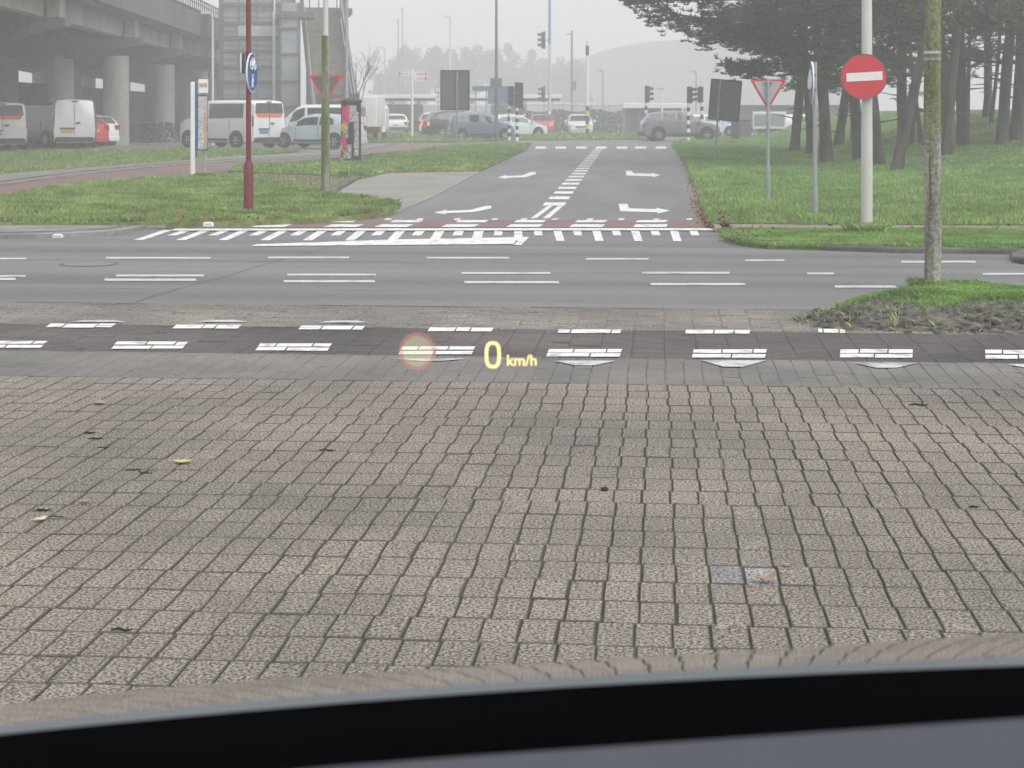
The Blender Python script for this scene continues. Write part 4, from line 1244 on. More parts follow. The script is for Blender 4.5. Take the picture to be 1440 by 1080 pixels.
# cycle path sign seen edge on
q = G(1146, 309, .07); D = depth(309, .07); pm = FPX / D
T = thing('cycle_path_sign', "round blue cycle path sign seen almost edge on, slim grey post", 'road sign', q, view_az(1146) - math.pi / 2)
zt = EYE + (HOR - 84) / pm - .1
b = MB(); b.tube([(0, 0, -.05), (0, 0, zt)], .030, 12); b.tube([(0, 0, -.05), (0, 0, .45)], .042, 12); b.build('pole', m_steel, T, smooth=True)
zc = EYE + (HOR - 113) / pm - .1
b = MB(); b.disc_y((0, 0, 0), .285, .02, 48); sp = b.build('plate', m_signwhite, T); sp.location = (-.055, -.01, zc); sp.rotation_euler = (0, 0, R(-84))
b = MB(); b.disc_y((0, -.004, 0), .27, .004, 48); b.build('blue_face', m_blue, sp)
b = MB(); bike_symbol(b, 0, 0, .32, -.010); b.build('cycle_symbol', m_signwhite, sp)
b = MB(); b.box((-.03, 0, zc + .1), (.08, .07, .03)); b.box((-.03, 0, zc - .1), (.08, .07, .03)); b.build('clamp', m_dark, T)

# backs of the big boards
def board(label, px, pyb, x0, x1, y0, y1, lean=0.0, turn=0.0, z=0.07, mat=m_signback):
    q = G(px, pyb, z); D = depth(pyb, z); pmx = FPX / D
    T = thing('sign_board', label, 'sign board', q, view_az(px) - math.pi / 2 + R(turn))
    T.rotation_euler = (0, R(lean), view_az(px) - math.pi / 2 + R(turn))
    W_ = (x1 - x0) / pmx / math.cos(R(turn)); zt, zb_ = EYE + (HOR - y0) / pmx - z, EYE + (HOR - y1) / pmx - z
    cx = ((x0 + x1) / 2 - px) / pmx
    MB().rbox((cx, .05, (zt + zb_) / 2), (W_, .03, zt - zb_), .008).build('panel', mat, T)
    b = MB(); b.box((cx, .03, zt - .02), (W_ + .02, .05, .035)); b.box((cx, .03, zb_ + .02), (W_ + .02, .05, .035))
    for s in (-1, 1): b.box((cx + s * W_ / 2, .03, (zt + zb_) / 2), (.035, .05, zt - zb_ - .075))
    b.build('edge_frame', m_dark, T)
    MB().box((cx, .075, (zt + zb_) / 2), (W_ * .94, .012, (zt - zb_) * .94)).build('front_face', m_blue, T)
    b = MB(); b.tube([(0, 0, -.05), (0, 0, zt - .03)], .032, 12); b.build('post', m_steel, T, smooth=True)
    b = MB()
    for zz_ in (zt - .3, zb_ + .3): b.box((0, .0, zz_), (.12, .09, .05))
    b.build('clamp', m_steel, T)
    return T
board("upright dark grey back of a sign board on the left corner lawn", 642.5, 213, 620, 660, 98.5, 155, turn=8)
board("tilted dark grey back of a sign board on the right grass", 1005, 222, 992, 1034, 111, 169, lean=4.5, turn=-6)

# ================================================================== PINES
def pine(name, label, H, r, lean, seed, low=2.2, tufts=900, spread=3.2, big=None, brown=.32, limbs=22, top=1.0):
    r *= .72; tufts = int(tufts * 1.55)
    rr = random.Random(seed)
    T = thing(name, label, 'tree', group="pines on the grass bank")
    b = MB()
    ph = rr.uniform(0, 6)
    def axis(z):
        k = z / H
        return Vector((lean * (k ** .7) * H * .35 + .12 * math.sin(z * .7 + ph), .1 * math.sin(z * .5 + ph * 2), z))
    pts = [axis(H * i / 16) for i in range(17)]
    pts[0].z = -.25
    rad = [r * (1.28 if i == 0 else 1.0) * (1 - .75 * (i / 16) ** 1.1) * (1 + .05 * math.sin(i * 2.1 + ph)) for i in range(17)]
    b.tube(pts, rad, 12)
    tip = []
    def limb(p, d, ln, rad_, depth_=0):
        n = 6; q = p.copy(); P = [q.copy()]; dd = d.copy()
        for i in range(n):
            dd = (dd + Vector((rr.uniform(-.25, .25), rr.uniform(-.25, .25), rr.uniform(-.12, .20)))).normalized()
            q = q + dd * ln / n; P.append(q.copy())
        b.tube(P, [rad_ * (1 - .8 * i / n) for i in range(n + 1)], 6)
        for i in range(1, n + 1):
            if depth_ or i >= 2: tip.append((P[i], dd.copy(), .6 + .4 * i / n))
            if depth_ < 1 and i >= 1 and rr.random() < .9:
                s = Vector((rr.uniform(-1, 1), rr.uniform(-1, 1), rr.uniform(-.15, .35))).normalized()
                limb(P[i], (dd * .55 + s * .75).normalized(), ln * rr.uniform(.25, .42), rad_ * .45, depth_ + 1)
    for i in range(limbs):
        z = low + (H - low) * ((i + rr.random()) / limbs) ** .95
        a = i * 2.4 + rr.uniform(-.4, .4)
        k = 1 - .55 * ((z - low) / (H - low)) ** 2
        d = Vector((math.cos(a), math.sin(a), rr.uniform(-.12, .3))).normalized()
        limb(axis(z), d, spread * k * rr.uniform(.55, 1.1), max(.03, r * .32 * (1 - z / H * .6)))
    if big:
        n0 = len(tip)
        for (z, d, ln) in big: limb(axis(z), Vector(d).normalized(), ln, r * .36)
        tip += tip[n0:] * 2
    # dead snags on the lower trunk
    for i in range(7):
        z = rr.uniform(1.0, low + .5); a = rr.uniform(0, 6.28)
        p = axis(z); d = Vector((math.cos(a), math.sin(a), rr.uniform(-.2, .25)))
        b.tube([p, p + d * rr.uniform(.4, 1.2)], [.03, .008], 5)
    b.build('trunk', m_bark, T, smooth=True)
    # needles: sprays of thin blades round the twig ends
    n = tufts
    ti = np.array([rr.randrange(len(tip)) for _ in range(n)])
    P = np.array([tuple(tip[i][0]) for i in ti])
    g_ = np.random.default_rng(seed)
    P = P + g_.normal(0, .17, (n, 3)) * np.array([1, 1, .75])
    K = 15
    Vv = np.empty((n, K, 4, 3))
    for k in range(K):
        d = g_.normal(0, 1, (n, 3)); d[:, 2] = np.abs(d[:, 2]) * .7 + .05
        d /= np.linalg.norm(d, axis=1)[:, None]
        s = np.cross(d, g_.normal(0, 1, (n, 3))); s /= np.linalg.norm(s, axis=1)[:, None]
        ln = g_.uniform(.09, .21, (n, 1)); wd = g_.uniform(.014, .028, (n, 1))
        Vv[:, k, 0] = P - s * wd * .4; Vv[:, k, 1] = P + s * wd * .4
        Vv[:, k, 2] = P + d * ln * .6 + s * wd; Vv[:, k, 3] = P + d * ln - s * wd * .5
    V = Vv.reshape(-1, 3); m = len(V) // 4
    me = bpy.data.meshes.new('crown')
    me.vertices.add(len(V)); me.vertices.foreach_set('co', V.ravel())
    me.loops.add(len(V)); me.polygons.add(m)
    me.loops.foreach_set('vertex_index', np.arange(len(V), dtype=np.int32))
    me.polygons.foreach_set('loop_start', (np.arange(m) * 4).astype(np.int32)); me.polygons.foreach_set('loop_total', np.full(m, 4, np.int32))
    me.materials.append(m_needle); me.materials.append(m_needle_b)
    mi = (np.repeat(g_.random(n), K) < brown).astype(np.int32)
    me.polygons.foreach_set('material_index', mi)
    me.update(calc_edges=True)
    o = bpy.data.objects.new('crown', me); C.objects.link(o); o.parent = T
    return T
pA = pine('pine_tree', "", 11, .27, -.10, 11, low=2.0, tufts=1500, spread=3.6)
pB = pine('pine_tree', "", 12, .24, .10, 12, low=3.0, tufts=1300, spread=3.0)
pC = pine('pine_tree', "", 10.5, .20, -.16, 13, low=3.6, tufts=1200, spread=2.8)
pD = pine('pine_tree', "", 12, .25, -.12, 14, low=2.3, tufts=4300, spread=3.4, limbs=26,
          big=[(5.0, (-1, -.1, -.20), 5.4), (4.6, (-1, .1, -.18), 4.9), (5.3, (-1, .0, -.20), 5.9), (5.6, (-1, -.15, -.16), 6.2), (5.9, (-1, .2, -.14), 6), (6.2, (-1, .05, -.12), 6), (4.2, (-1, -.2, -.08), 3.4), (3.6, (-1, .1, -.08), 3.3), (3.1, (-.9, -.2, -.06), 2.7), (2.7, (-1, .3, -.03), 2.2), (6.9, (-1, -.2, .0), 6.5)])
slim = pine('pine_tree', "", 9.5, .10, .02, 15, low=3.2, tufts=700, spread=1.9, limbs=16)
bar = pine('pine_tree', "", 12, .22, .06, 16, low=5.5, tufts=900, spread=2.6, limbs=16)
used = set()
def plant(proto, px, py, rz, label, sc=1.0):
    p, D = drop(px, py)
    p = p.copy(); p.z -= .05
    if proto in used:
        o = dup(proto, p, rz, label, sc)
    else:
        used.add(proto); o = proto; o.location = p; o.rotation_euler = (0, 0, rz); o.scale = (sc,) * 3; o["label"] = label
    tl = random.Random(int(px * 7 + py)); o.rotation_euler = (tl.uniform(-.06, .06), tl.uniform(-.075, .075), rz) if proto is not pD else (0, 0, rz)
    return o
plant(pD, 1160, 230, YAW * .8, "leftmost big pine, its long limb reaching out over the road signs")
plant(pC, 1136, 217, YAW, "slanting pine trunk just left of the blue sign's post")
plant(pB, 1207, 225, 2.2, "straight pine trunk close behind the no entry lamp post, left side")
plant(pA, 1232, 233, 1.1, "dark pine trunk close behind the no entry lamp post, right side", .95)
plant(pC, 1266, 239, 2.9, "leaning dark pine with the lowest foot, right of the no entry sign", 1.0)
plant(slim, 1281, 205, .3, "slim pine trunk, left one of the thin pair by the timber pole")
plant(slim, 1292, 204, 2.0, "slim pine trunk, right one of the thin pair by the timber pole", 1.05)
plant(bar, 1338, 217, 4.0, "pale barked pine trunk just right of the timber pole", 1.0)
plant(pB, 1352, 204, .6, "thick dark pine trunk behind the pale barked trunk", 1.15)
plant(bar, 1383, 166, 1.0, "pine on the crest of the bank, slim against white sky", 1.0)
plant(bar, 1411, 200, 5.0, "brownish pine trunk on the slope near the photo's right edge", 1.15)
plant(pA, 1428, 196, 2.7, "rightmost thick pine trunk at the edge of the photo", 1.05)
plant(pB, 1478, 205, 1.7, "pine on the slope partly outside the photo's right edge", 1.0)
extra = [(1120, 212, pA, 4.6, "pine behind the slanting trunk, right of the edge on blue sign's post"), (1180, 204, pA, 3.3, "pine standing deeper in the grove behind the edge on blue sign"), 
         (1315, 195, pA, .9, "pine deep in the grove hidden behind the timber pole"),
         (1364, 185, slim, 4.4, "slim pine midway up the bank between thick trunks"), (1397, 172, slim, 5.5, "slim pine on the crest between two thick trunks"), (1330, 190, pB, 3.0, "pine behind the pale barked trunk, deep in the grove"),
         (1440, 172, pA, 4.0, "pine on the crest at the right edge of the photo"), (1270, 196, pA, 5.8, "pine in the back row beyond the thin pair"), (1200, 198, pC, 1.0, "pine in the back row beyond the edge on blue sign")]
for px_, py_, pr, rz, lb in extra: plant(pr, px_, py_, rz, lb, 1.0)

# leaf litter along the right edge of the side street
m_litter = M("wet brown leaves", srgb(104, 66, 48), rough=.8, col2=srgb(150, 100, 66), scale=30, lo=.4, hi=.6)
b = MB()
edge = [(1010, 320), (1000, 314), (990, 304), (984, 285), (977, 260), (967, 237), (955, 217)]
for i in range(900):
    k = random.random() * (len(edge) - 1.001); j = int(k); t = k - j
    x = edge[j][0] + (edge[j + 1][0] - edge[j][0]) * t; y = edge[j][1] + (edge[j + 1][1] - edge[j][1]) * t
    p = G(x, y, .03); p.x += random.gauss(0.0, .07); p.z = .02 + max(0, .10 * min(1, (p.x - G(x, y, .03).x) / .2)) + random.random() * .03
    a = random.random() * 6.3; s = random.uniform(.012, .032)
    d = Vector((math.cos(a) * s, math.sin(a) * s, random.uniform(-.01, .02))); e = Vector((-math.sin(a) * s * .6, math.cos(a) * s * .6, random.uniform(-.01, .02)))
    b.add([p - d, p + e, p + d * 1.1, p - e], [(0, 1, 2, 3)])
for i in range(90):
    px_, py_ = random.uniform(1012, 1060), random.uniform(322, 345); p = G(px_, py_, .02); p.z = .03 + random.random() * .08
    a = random.random() * 6.3; s = random.uniform(.012, .03)
    d = Vector((math.cos(a) * s, math.sin(a) * s, .01)); e = Vector((-math.sin(a) * s * .6, math.cos(a) * s * .6, 0))
    b.add([p - d, p + e, p + d, p - e], [(0, 1, 2, 3)])
kind(b.build("leaf_litter", m_litter), 'stuff')

# ================================================================== THE CROSSING AND THE STATION BEYOND
def striped(b, r, z0, z1, n, mi=(0, 1)):
    h = (z1 - z0) / n
    for k in range(n): b.tube([(0, 0, z0 + h * k), (0, 0, z0 + h * (k + 1))], r, 10, mi[k % 2], cap=False)
def head_mesh(T, x, z, h, turn, name='signal_head'):
    """three lens signal box with hoods, facing -Y turned by turn"""
    s = h / .9
    b = MB()
    b.rbox((0, 0, 0), (.26 * s, .18 * s, h), .03)
    o = b.build(name, m_black, T); o.location = (x, 0, z); o.rotation_euler = (0, 0, turn)
    MB().box((0, .06 * s, 0), (.32 * s, .02, h * 1.06)).build('back_plate', m_black, o)
    for k in (-1, 0, 1):
        b = MB(); rows = []
        for yy in (-.10 * s, -.30 * s):
            rows.append([(.105 * s * math.cos(a), yy, k * h * .31 + .105 * s * math.sin(a)) for a in np.linspace(-.5, math.pi + .5, 12)])
        b.grid(rows); b.build('hood', m_black, o)
        b = MB(); b.disc_y((0, -.105 * s, k * h * .31), .095 * s, .01, 16); b.build('lens', m_glass, o)
    return o
def signal(label, px, pyb, htop, hbot, turn, stripe_top=None, r=.09, ztop=None, more=(), stripes=9, D=None, dz=.05, mat=None):
    q = G(px, pyb, dz); D = depth(pyb, dz); pmx = FPX / D
    T = thing('traffic_light', label, 'traffic light', q, view_az(px) - math.pi / 2)
    Z = lambda y: EYE + (HOR - y) / pmx - dz
    zs = Z(stripe_top) if stripe_top else Z(hbot)
    b = MB(); striped(b, r, 0, zs, stripes); b.build('striped_pole', [m_signwhite, m_black], T)
    zt = Z(htop) if ztop is None else ztop
    MB().tube([(0, 0, zs), (0, 0, zt)], r * .9, 10).build('pole', mat or m_dark, T)
    if htop is not None:
        head_mesh(T, (math.copysign(.12, math.sin(turn)) if turn else 0), (Z(htop) + Z(hbot)) / 2, Z(htop) - Z(hbot), turn)
    for (dx, a, c, tn) in more:
        head_mesh(T, dx / pmx, (Z(a) + Z(c)) / 2, Z(a) - Z(c), tn)
        MB().tube([(0, 0, (Z(a) + Z(c)) / 2), (dx / pmx, 0, (Z(a) + Z(c)) / 2)], .03, 6).build('bracket', m_dark, T)
    return T
signal("traffic light on the left striped pole of the close pair", 716, 197.5, 122, 148, R(150), r=.085)
signal("traffic light on the right striped pole of the close pair, white lamp beside it", 727, 198, 117, 151, R(170), r=.085)
T = signal("tall pale signal mast with one head high up and one below", 773, 187, 200, 200, 0, stripe_top=156, r=.09, ztop=8.6, stripes=7, more=[(-9, 122, 143, R(-60)), (-9, 45, 68, R(-60))], mat=m_steel) if False else None
def mast():
    q = G(773, 187, .05); D = depth(187, .05); pmx = FPX / D
    T = thing('traffic_light', "tall pale signal mast with one head high up and one lower down", 'traffic light', q, view_az(773) - math.pi / 2)
    Z = lambda y: EYE + (HOR - y) / pmx - .05
    b = MB(); striped(b, .11, 0, Z(156), 7); b.build('striped_pole', [m_signwhite, m_black], T)
    MB().tube([(0, 0, Z(156)), (0, 0, Z(62)), (0, 0, 12)], [.105, .10, .07], 12).build('mast', m_lightpole, T, smooth=True)
    MB().tube([(0, 0, Z(62)), (0, 0, Z(-4))], [.112, .10], 12).build('blue_sleeve', M('faded blue paint', srgb(110, 150, 186), rough=.5), T)
    for y0, y1 in ((45, 68), (122, 143)):
        z = (Z(y0) + Z(y1)) / 2
        head_mesh(T, -9 / pmx, z, Z(y0) - Z(y1), R(-75))
        MB().box((-4 / pmx, 0, z), (8 / pmx, .05, .05)).build('bracket', m_dark, T)
    return T
mast()
signal("traffic light at the hedge's end, striped pole, left of the lilac SUV", 908.5, 191.5, 121, 144, R(75))
signal("traffic light in front of the lilac SUV's doors", 968, 198.5, 122, 145, R(75))
signal("traffic light on a striped pole beside the tilted sign board", 987, 197, 122, 144, R(-70))
# short striped bollard
q = G(681, 197.5); T = thing('bollard', "short black and white striped bollard before the blue minicar", 'bollard', q)
b = MB(); striped(b, .07, 0, .62, 5); b.build('shaft', [m_signwhite, m_black], T); MB().tube([(0, 0, .62), (0, 0, .66)], [.07, .04], 10).build('cap', m_black, T)
# banded camera pole
q = G(826, 191, .05); D = depth(191, .05); pmx = FPX / D
T = thing('banded_pole', "white pole with yellow and blue bands at the crossing", 'pole', q, view_az(826))
Z = lambda y: EYE + (HOR - y) / pmx - .05
m_navy = M("navy pole paint", (.03, .06, .12), rough=.5)
b = MB(); y = 191; zs = [0, Z(181), Z(174), Z(163), Z(156), Z(149)]
for k in range(5): b.tube([(0, 0, zs[k]), (0, 0, zs[k + 1])], .12, 12, k % 2, cap=False)
b.build('banded_foot', [m_navy, m_yellow], T)
MB().tube([(0, 0, Z(149)), (0, 0, Z(78))], [.11, .085], 12).build('shaft', m_signwhite, T)
MB().tube([(0, 0, Z(78)), (0, 0, Z(66)), (0, 0, Z(64))], [.10, .12, .1], 12).build('collar', m_dark, T)
MB().tube([(0, 0, Z(64)), (0, 0, Z(58))], [.09, .10], 12).build('cap', m_signwhite, T)
# signpost with arms
q = G(579.5, 195.5); D = depth(195.5); pmx = FPX / D
T = thing('signpost', "white finger signpost with three red bordered arms", 'signpost', q, view_az(580) - math.pi / 2)
Z = lambda y: EYE + (HOR - y) / pmx
MB().tube([(0, 0, 0), (0, 0, Z(97))], .075, 12).build('post', m_signwhite, T)
m_armred = M("red arm lettering", srgb(200, 80, 84), rough=.6, col2=(.7, .62, .62), scale=6, stretch=(1, 1, .2))
for x0, x1, y0, y1 in ((-19, -2.5, 101, 107), (2.5, 20.5, 101, 107), (2.5, 20.5, 107.6, 113.5)):
    cx = (x0 + x1) / 2 / pmx; s = 1 if x1 > 0 else -1
    xa, xb = x0 / pmx, x1 / pmx; za, zb_ = Z(y1), Z(y0); zm = (za + zb_) / 2
    poly = [(xa, za), (xb, za), (xb + .08, zm), (xb, zb_), (xa, zb_)] if s > 0 else [(xb, zb_), (xa, zb_), (xa - .08, zm), (xa, za), (xb, za)]
    a = MB().prism_y(poly, -.03, .03).build('arm', m_signwhite, T)
    e = (xb - .06) if s > 0 else (xa + .06)
    MB().box((e, -.034, zm), (.12, .006, (zb_ - za) * .8)).build('red_tip', m_redpaint, a)
    MB().box((cx, -.034, zm), ((xb - xa) * .6, .006, (zb_ - za) * .3)).build('lettering_strip', m_armred, a)
# tall dark post with a sign box, and blue signs in the median
q = G(698, 199); D = depth(199); pmx = FPX / D; Z = lambda y: EYE + (HOR - y) / pmx
T = thing('lamp_post', "tall dark lamp post with a grey box sign between blue minicar and striped poles", 'lamp post', q, view_az(698) - math.pi / 2)
MB().tube([(0, 0, 0), (0, 0, Z(112)), (0, 0, 9)], [.10, .085, .06], 12).build('shaft', M("weathered grey steel", (.13, .135, .13), rough=.6, var=.2), T, smooth=True)
MB().rbox((-.02, -.1, Z(117)), (.62, .12, .55), .02).build('box_sign', m_signback, T)
MB().tube([(0, 0, 8.95), (.2, 0, 9.3), (1.0, 0, 9.4)], .05, 8).build('arm', m_steel, T); MB().rbox((1.2, 0, 9.4), (.6, .22, .1), .03).build('lamp_head', m_steel, T)
for px_, x0, x1, y0, y1, lb in ((663, 664, 689, 121, 128, "thin grey rail sign on posts left of the tall dark lamp post"), (703, 686, 717, 121, 146, "blue grey direction board behind the tall dark lamp post")):
    q = G(px_, 193); D = depth(193); pmx = FPX / D; Z = lambda y: EYE + (HOR - y) / pmx
    T = thing('direction_board', lb, 'sign board', q, view_az(px_) - math.pi / 2)
    MB().rbox((((x0 + x1) / 2 - px_) / pmx, 0, (Z(y0) + Z(y1)) / 2), ((x1 - x0) / pmx, .06, Z(y0) - Z(y1)), .01).build('panel', M("faded blue board", srgb(96, 112, 134), rough=.5) , T)
    for s in (-.3, .3):
        MB().tube([(s * (x1 - x0) / pmx + ((x0 + x1) / 2 - px_) / pmx, .06, 0), (s * (x1 - x0) / pmx + ((x0 + x1) / 2 - px_) / pmx, .06, Z(y0))], .035, 8).build('post', m_steel, T)
# small round sign left of the grey board
q = G(616, 190); D = depth(190); pmx = FPX / D; Z = lambda y: EYE + (HOR - y) / pmx
T = thing('road_sign', "small pair of round signs on a post left of the grey board", 'road sign', q, view_az(616) - math.pi / 2)
MB().tube([(0, .03, 0), (0, .03, Z(121))], .04, 8).build('post', m_steel, T)
for y in (126, 140):
    b = MB(); b.disc_y((0, 0, Z(y)), .24, .02, 24); b.build('disc', m_signwhite, T)
    b = MB(); b.disc_y((0, -.004, Z(y)), .24, .003, 24, rin=.19); b.build('red_ring', m_redpaint, T)
# lamp posts standing in the haze
lamp_post('lamp_post', "faint lamp post in the fog above the grey sign board", 633, None, .14, 12.6, m_lightpole, D=200, arm=(-.3, 0))
lamp_post('lamp_post', "faint thin lamp post in the fog left of the signpost", 541, None, .12, 10.5, m_steel, D=240, arm=(-.5, 0))
lamp_post('lamp_post', "low lamp in the fog before the arched hall, right of banded pole", 848, None, .07, 4.6, m_steel, D=135, arm=(-.2, 0))
lamp_post('lamp_post', "low lamp in the fog behind the right striped signals", 979, None, .07, 4.5, m_steel, D=135, arm=(-.2, 0))
lamp_post('lamp_post', "white globe lamp behind the shelter roof left of the lilac SUV", 931, None, .06, 2.9, m_signwhite, D=118, arm=(-.1, 0))
for px_, ytop, lb in ((566, 10, "taller of the two faint catenary masts in the fog"), (560, 27, "shorter of the two faint catenary masts in the fog"), (804, 43, "dark catenary mast left of the banded pole")):
    D = 300 if px_ < 700 else 190; q = at(px_, HOR, D); q.z = 0; z1 = EYE + (HOR - ytop) / FPX * D
    T = thing('catenary_mast', lb, 'mast', q, view_az(px_))
    b = MB()
    for sx in (-.1, .1):
        b.box((sx, 0, z1 / 2), (.06, .22, z1))
    k = .4
    while k < z1 - .5: b.box((0, 0, k), (.16, .05, .10)); k += .8
    b.build('shaft', m_dark, T); MB().box((0, .3, z1 - .4), (.08, .6, .10)).build('bracket', m_dark, T)
    if px_ > 700: MB().rbox((0, -.25, EYE + (HOR - 120) / FPX * D), (.8, .5, 1.0), .03).build('box', m_dark, T)

# station canopies, walls, hall
def far_box(name, label, cat, px0, px1, y0, y1, D, dep, mat, zb=None, part='roof', loc_only=False):
    a = at(px0, HOR, D); c = at(px1, HOR, D); m_ = (a + c) / 2
    z1 = EYE + (HOR - y0) / FPX * D; z0 = EYE + (HOR - y1) / FPX * D if zb is None else zb
    T = thing(name, label, cat, (m_.x, m_.y, 0), YAW)
    L_ = (px1 - px0) / FPX * D
    return T, L_, z0, z1
T, L_, z0, z1 = far_box('station_canopy', "long flat white roofed station canopy in the fog", 'canopy', 498, 790, 133, 138, 150, 6, m_signwhite)
MB().rbox((0, 3, (z0 + z1) / 2), (L_, 6, z1 - z0), .05).build('roof', m_signwhite, T)
MB().box((0, 3, z0 - .12), (L_ - .3, 5.6, .2)).build('soffit', m_dark, T)
for k in range(8): MB().box((-L_ / 2 + .8 + k * (L_ - 1.6) / 7, 2.5, z0 / 2 - .1), (.18, .18, z0 - .2)).build('column', m_steel, T)
b = MB(); b.box((0, 5.8, 1.2), (L_ - .5, .1, 2.3)); b.build('rear_wall', m_tglass, T)
T, L_, z0, z1 = far_box('bus_shelter', "pale low shelter with white roof edge left of the lilac SUV", 'shelter', 876, 965, 145, 150, 120, 3, m_signwhite)
MB().rbox((0, 1.2, (z0 + z1) / 2 - .05), (L_, 2.6, z1 - z0 + .1), .04).build('roof', m_signwhite, T)
MB().box((0, 2.3, z0 / 2), (L_ - .2, .06, z0 - .2)).build('glass_wall', m_tglass, T)
for k in range(5): MB().box((-L_ / 2 + .1 + k * (L_ - .2) / 4, .2, z0 / 2), (.09, .09, z0 - .04)).build('post', m_steel, T)
for x0_, x1_, y0_, y1_, D_, lb in ((740, 803, 146, 160, 142, "white barrier wall behind the hedge, left of the banded pole"), (806, 880, 147, 160, 142, "white barrier wall behind the hedge, right of the banded pole"), (595, 690, 148, 158, 148, "grey glazed barrier behind the black car")):
    T, L_, z0, z1 = far_box('barrier_wall', lb, 'wall', x0_, x1_, y0_, y1_, D_, .2, m_signwhite)
    MB().box((0, 0, (z1 + .4) / 2), (L_, .16, z1 - .4)).build('panel', m_panel, T)
    MB().box((0, 0, z1 + .03), (L_ + .1, .24, .12)).build('coping', m_signwhite, T)
    b = MB()
    for k in range(int(L_ / 1.5) + 1): b.box((-L_ / 2 + k * 1.5, -.10, z1 / 2), (.08, .05, z1))
    b.build('posts', m_steel, T); T.children[-1].name = 'post_row'
T, L_, z0, z1 = far_box('hall', "huge pale hall with an arched roof fading into the fog", 'building', 760, 1200, 56, 60, 400, 30, m_conc)
Rr = []
W2 = L_ / 2
m_hall = M("hall cladding", (.26, .265, .27), rough=.7, var=.08, scale=.08)
for yy in (0, 40):
    row = []
    for k in range(33):
        u = -1 + 2 * k / 32
        row.append((u * W2, yy, z1 * (1 - (abs(u)) ** 2.5 * .5)))
    Rr.append(row)
b = MB(); b.grid(Rr); b.build('arched_roof', m_hall, T, smooth=True)
b = MB(); b.grid([[(p[0], 0, 0) for p in Rr[0]], [(p[0], p[1], p[2] - .02) for p in Rr[0]]]); b.build('front_wall', m_hall, T)
for k in range(12): MB().box((-W2 * .9 + k * W2 * .16, -.12, z1 * .22), (.25, .2, z1 * .44)).build('pilaster', m_conc, T)
T, L_, z0, z1 = far_box('shed', "dim low shed right of the tilted sign board", 'shed', 1030, 1200, 153, 160, 135, 6, m_concd)
MB().box((0, 3, 1.0), (L_, 6, 2.0)).build('wall', m_concd, T); MB().box((0, 3, 2.1), (L_ + .3, 6.4, .2)).build('roof', m_dark, T)
# white framed cabin with windows behind the give way sign
q = G(1082, 191, .1); D = depth(191, .1); pmx = FPX / D; Z = lambda y: EYE + (HOR - y) / pmx
T = thing('site_cabin', "white framed cabin window on a dark base behind the right give way sign", 'cabin', (q.x, q.y, .1), view_az(1082) - math.pi / 2)
zt, zm = Z(157) - .1, Z(181) - .1
W_ = 47 / pmx
MB().rbox((0, .6, (zt + zm) / 2), (W_, 1.2, zt - zm), .05).build('body', m_signwhite, T)
for s in (-1, 1): MB().rbox((s * W_ * .235, -.01, (zt + zm) / 2), (W_ * .42, .03, (zt - zm) * .68), .03).build('window', m_tglass, T)
MB().box((0, .6, zm / 2), (W_ * .7, 1.0, zm)).build('base', m_dark, T)
for i, (x0_, x1_, y0_, y1_, mt, lb) in enumerate(((1028, 1040, 158, 195, m_dark, "dark utility cabinet right of the tilted sign board"), (1040, 1056, 168, 193, m_signback, "grey utility cabinet left of the white framed cabin"))):
    xm = (x0_ + x1_) / 2; q = G(xm, y1_, .1); pmx = FPX / depth(y1_, .1); h = (y1_ - y0_) / pmx
    T = thing('utility_cabinet', lb, 'cabinet', q, view_az(xm) - math.pi / 2)
    MB().rbox((0, 0, h / 2 - .03), ((x1_ - x0_) / pmx, .4, h - .06), .02).build('body', mt, T); MB().rbox((0, 0, h - .03), ((x1_ - x0_) / pmx + .06, .46, .06), .01).build('lid', m_dark, T)

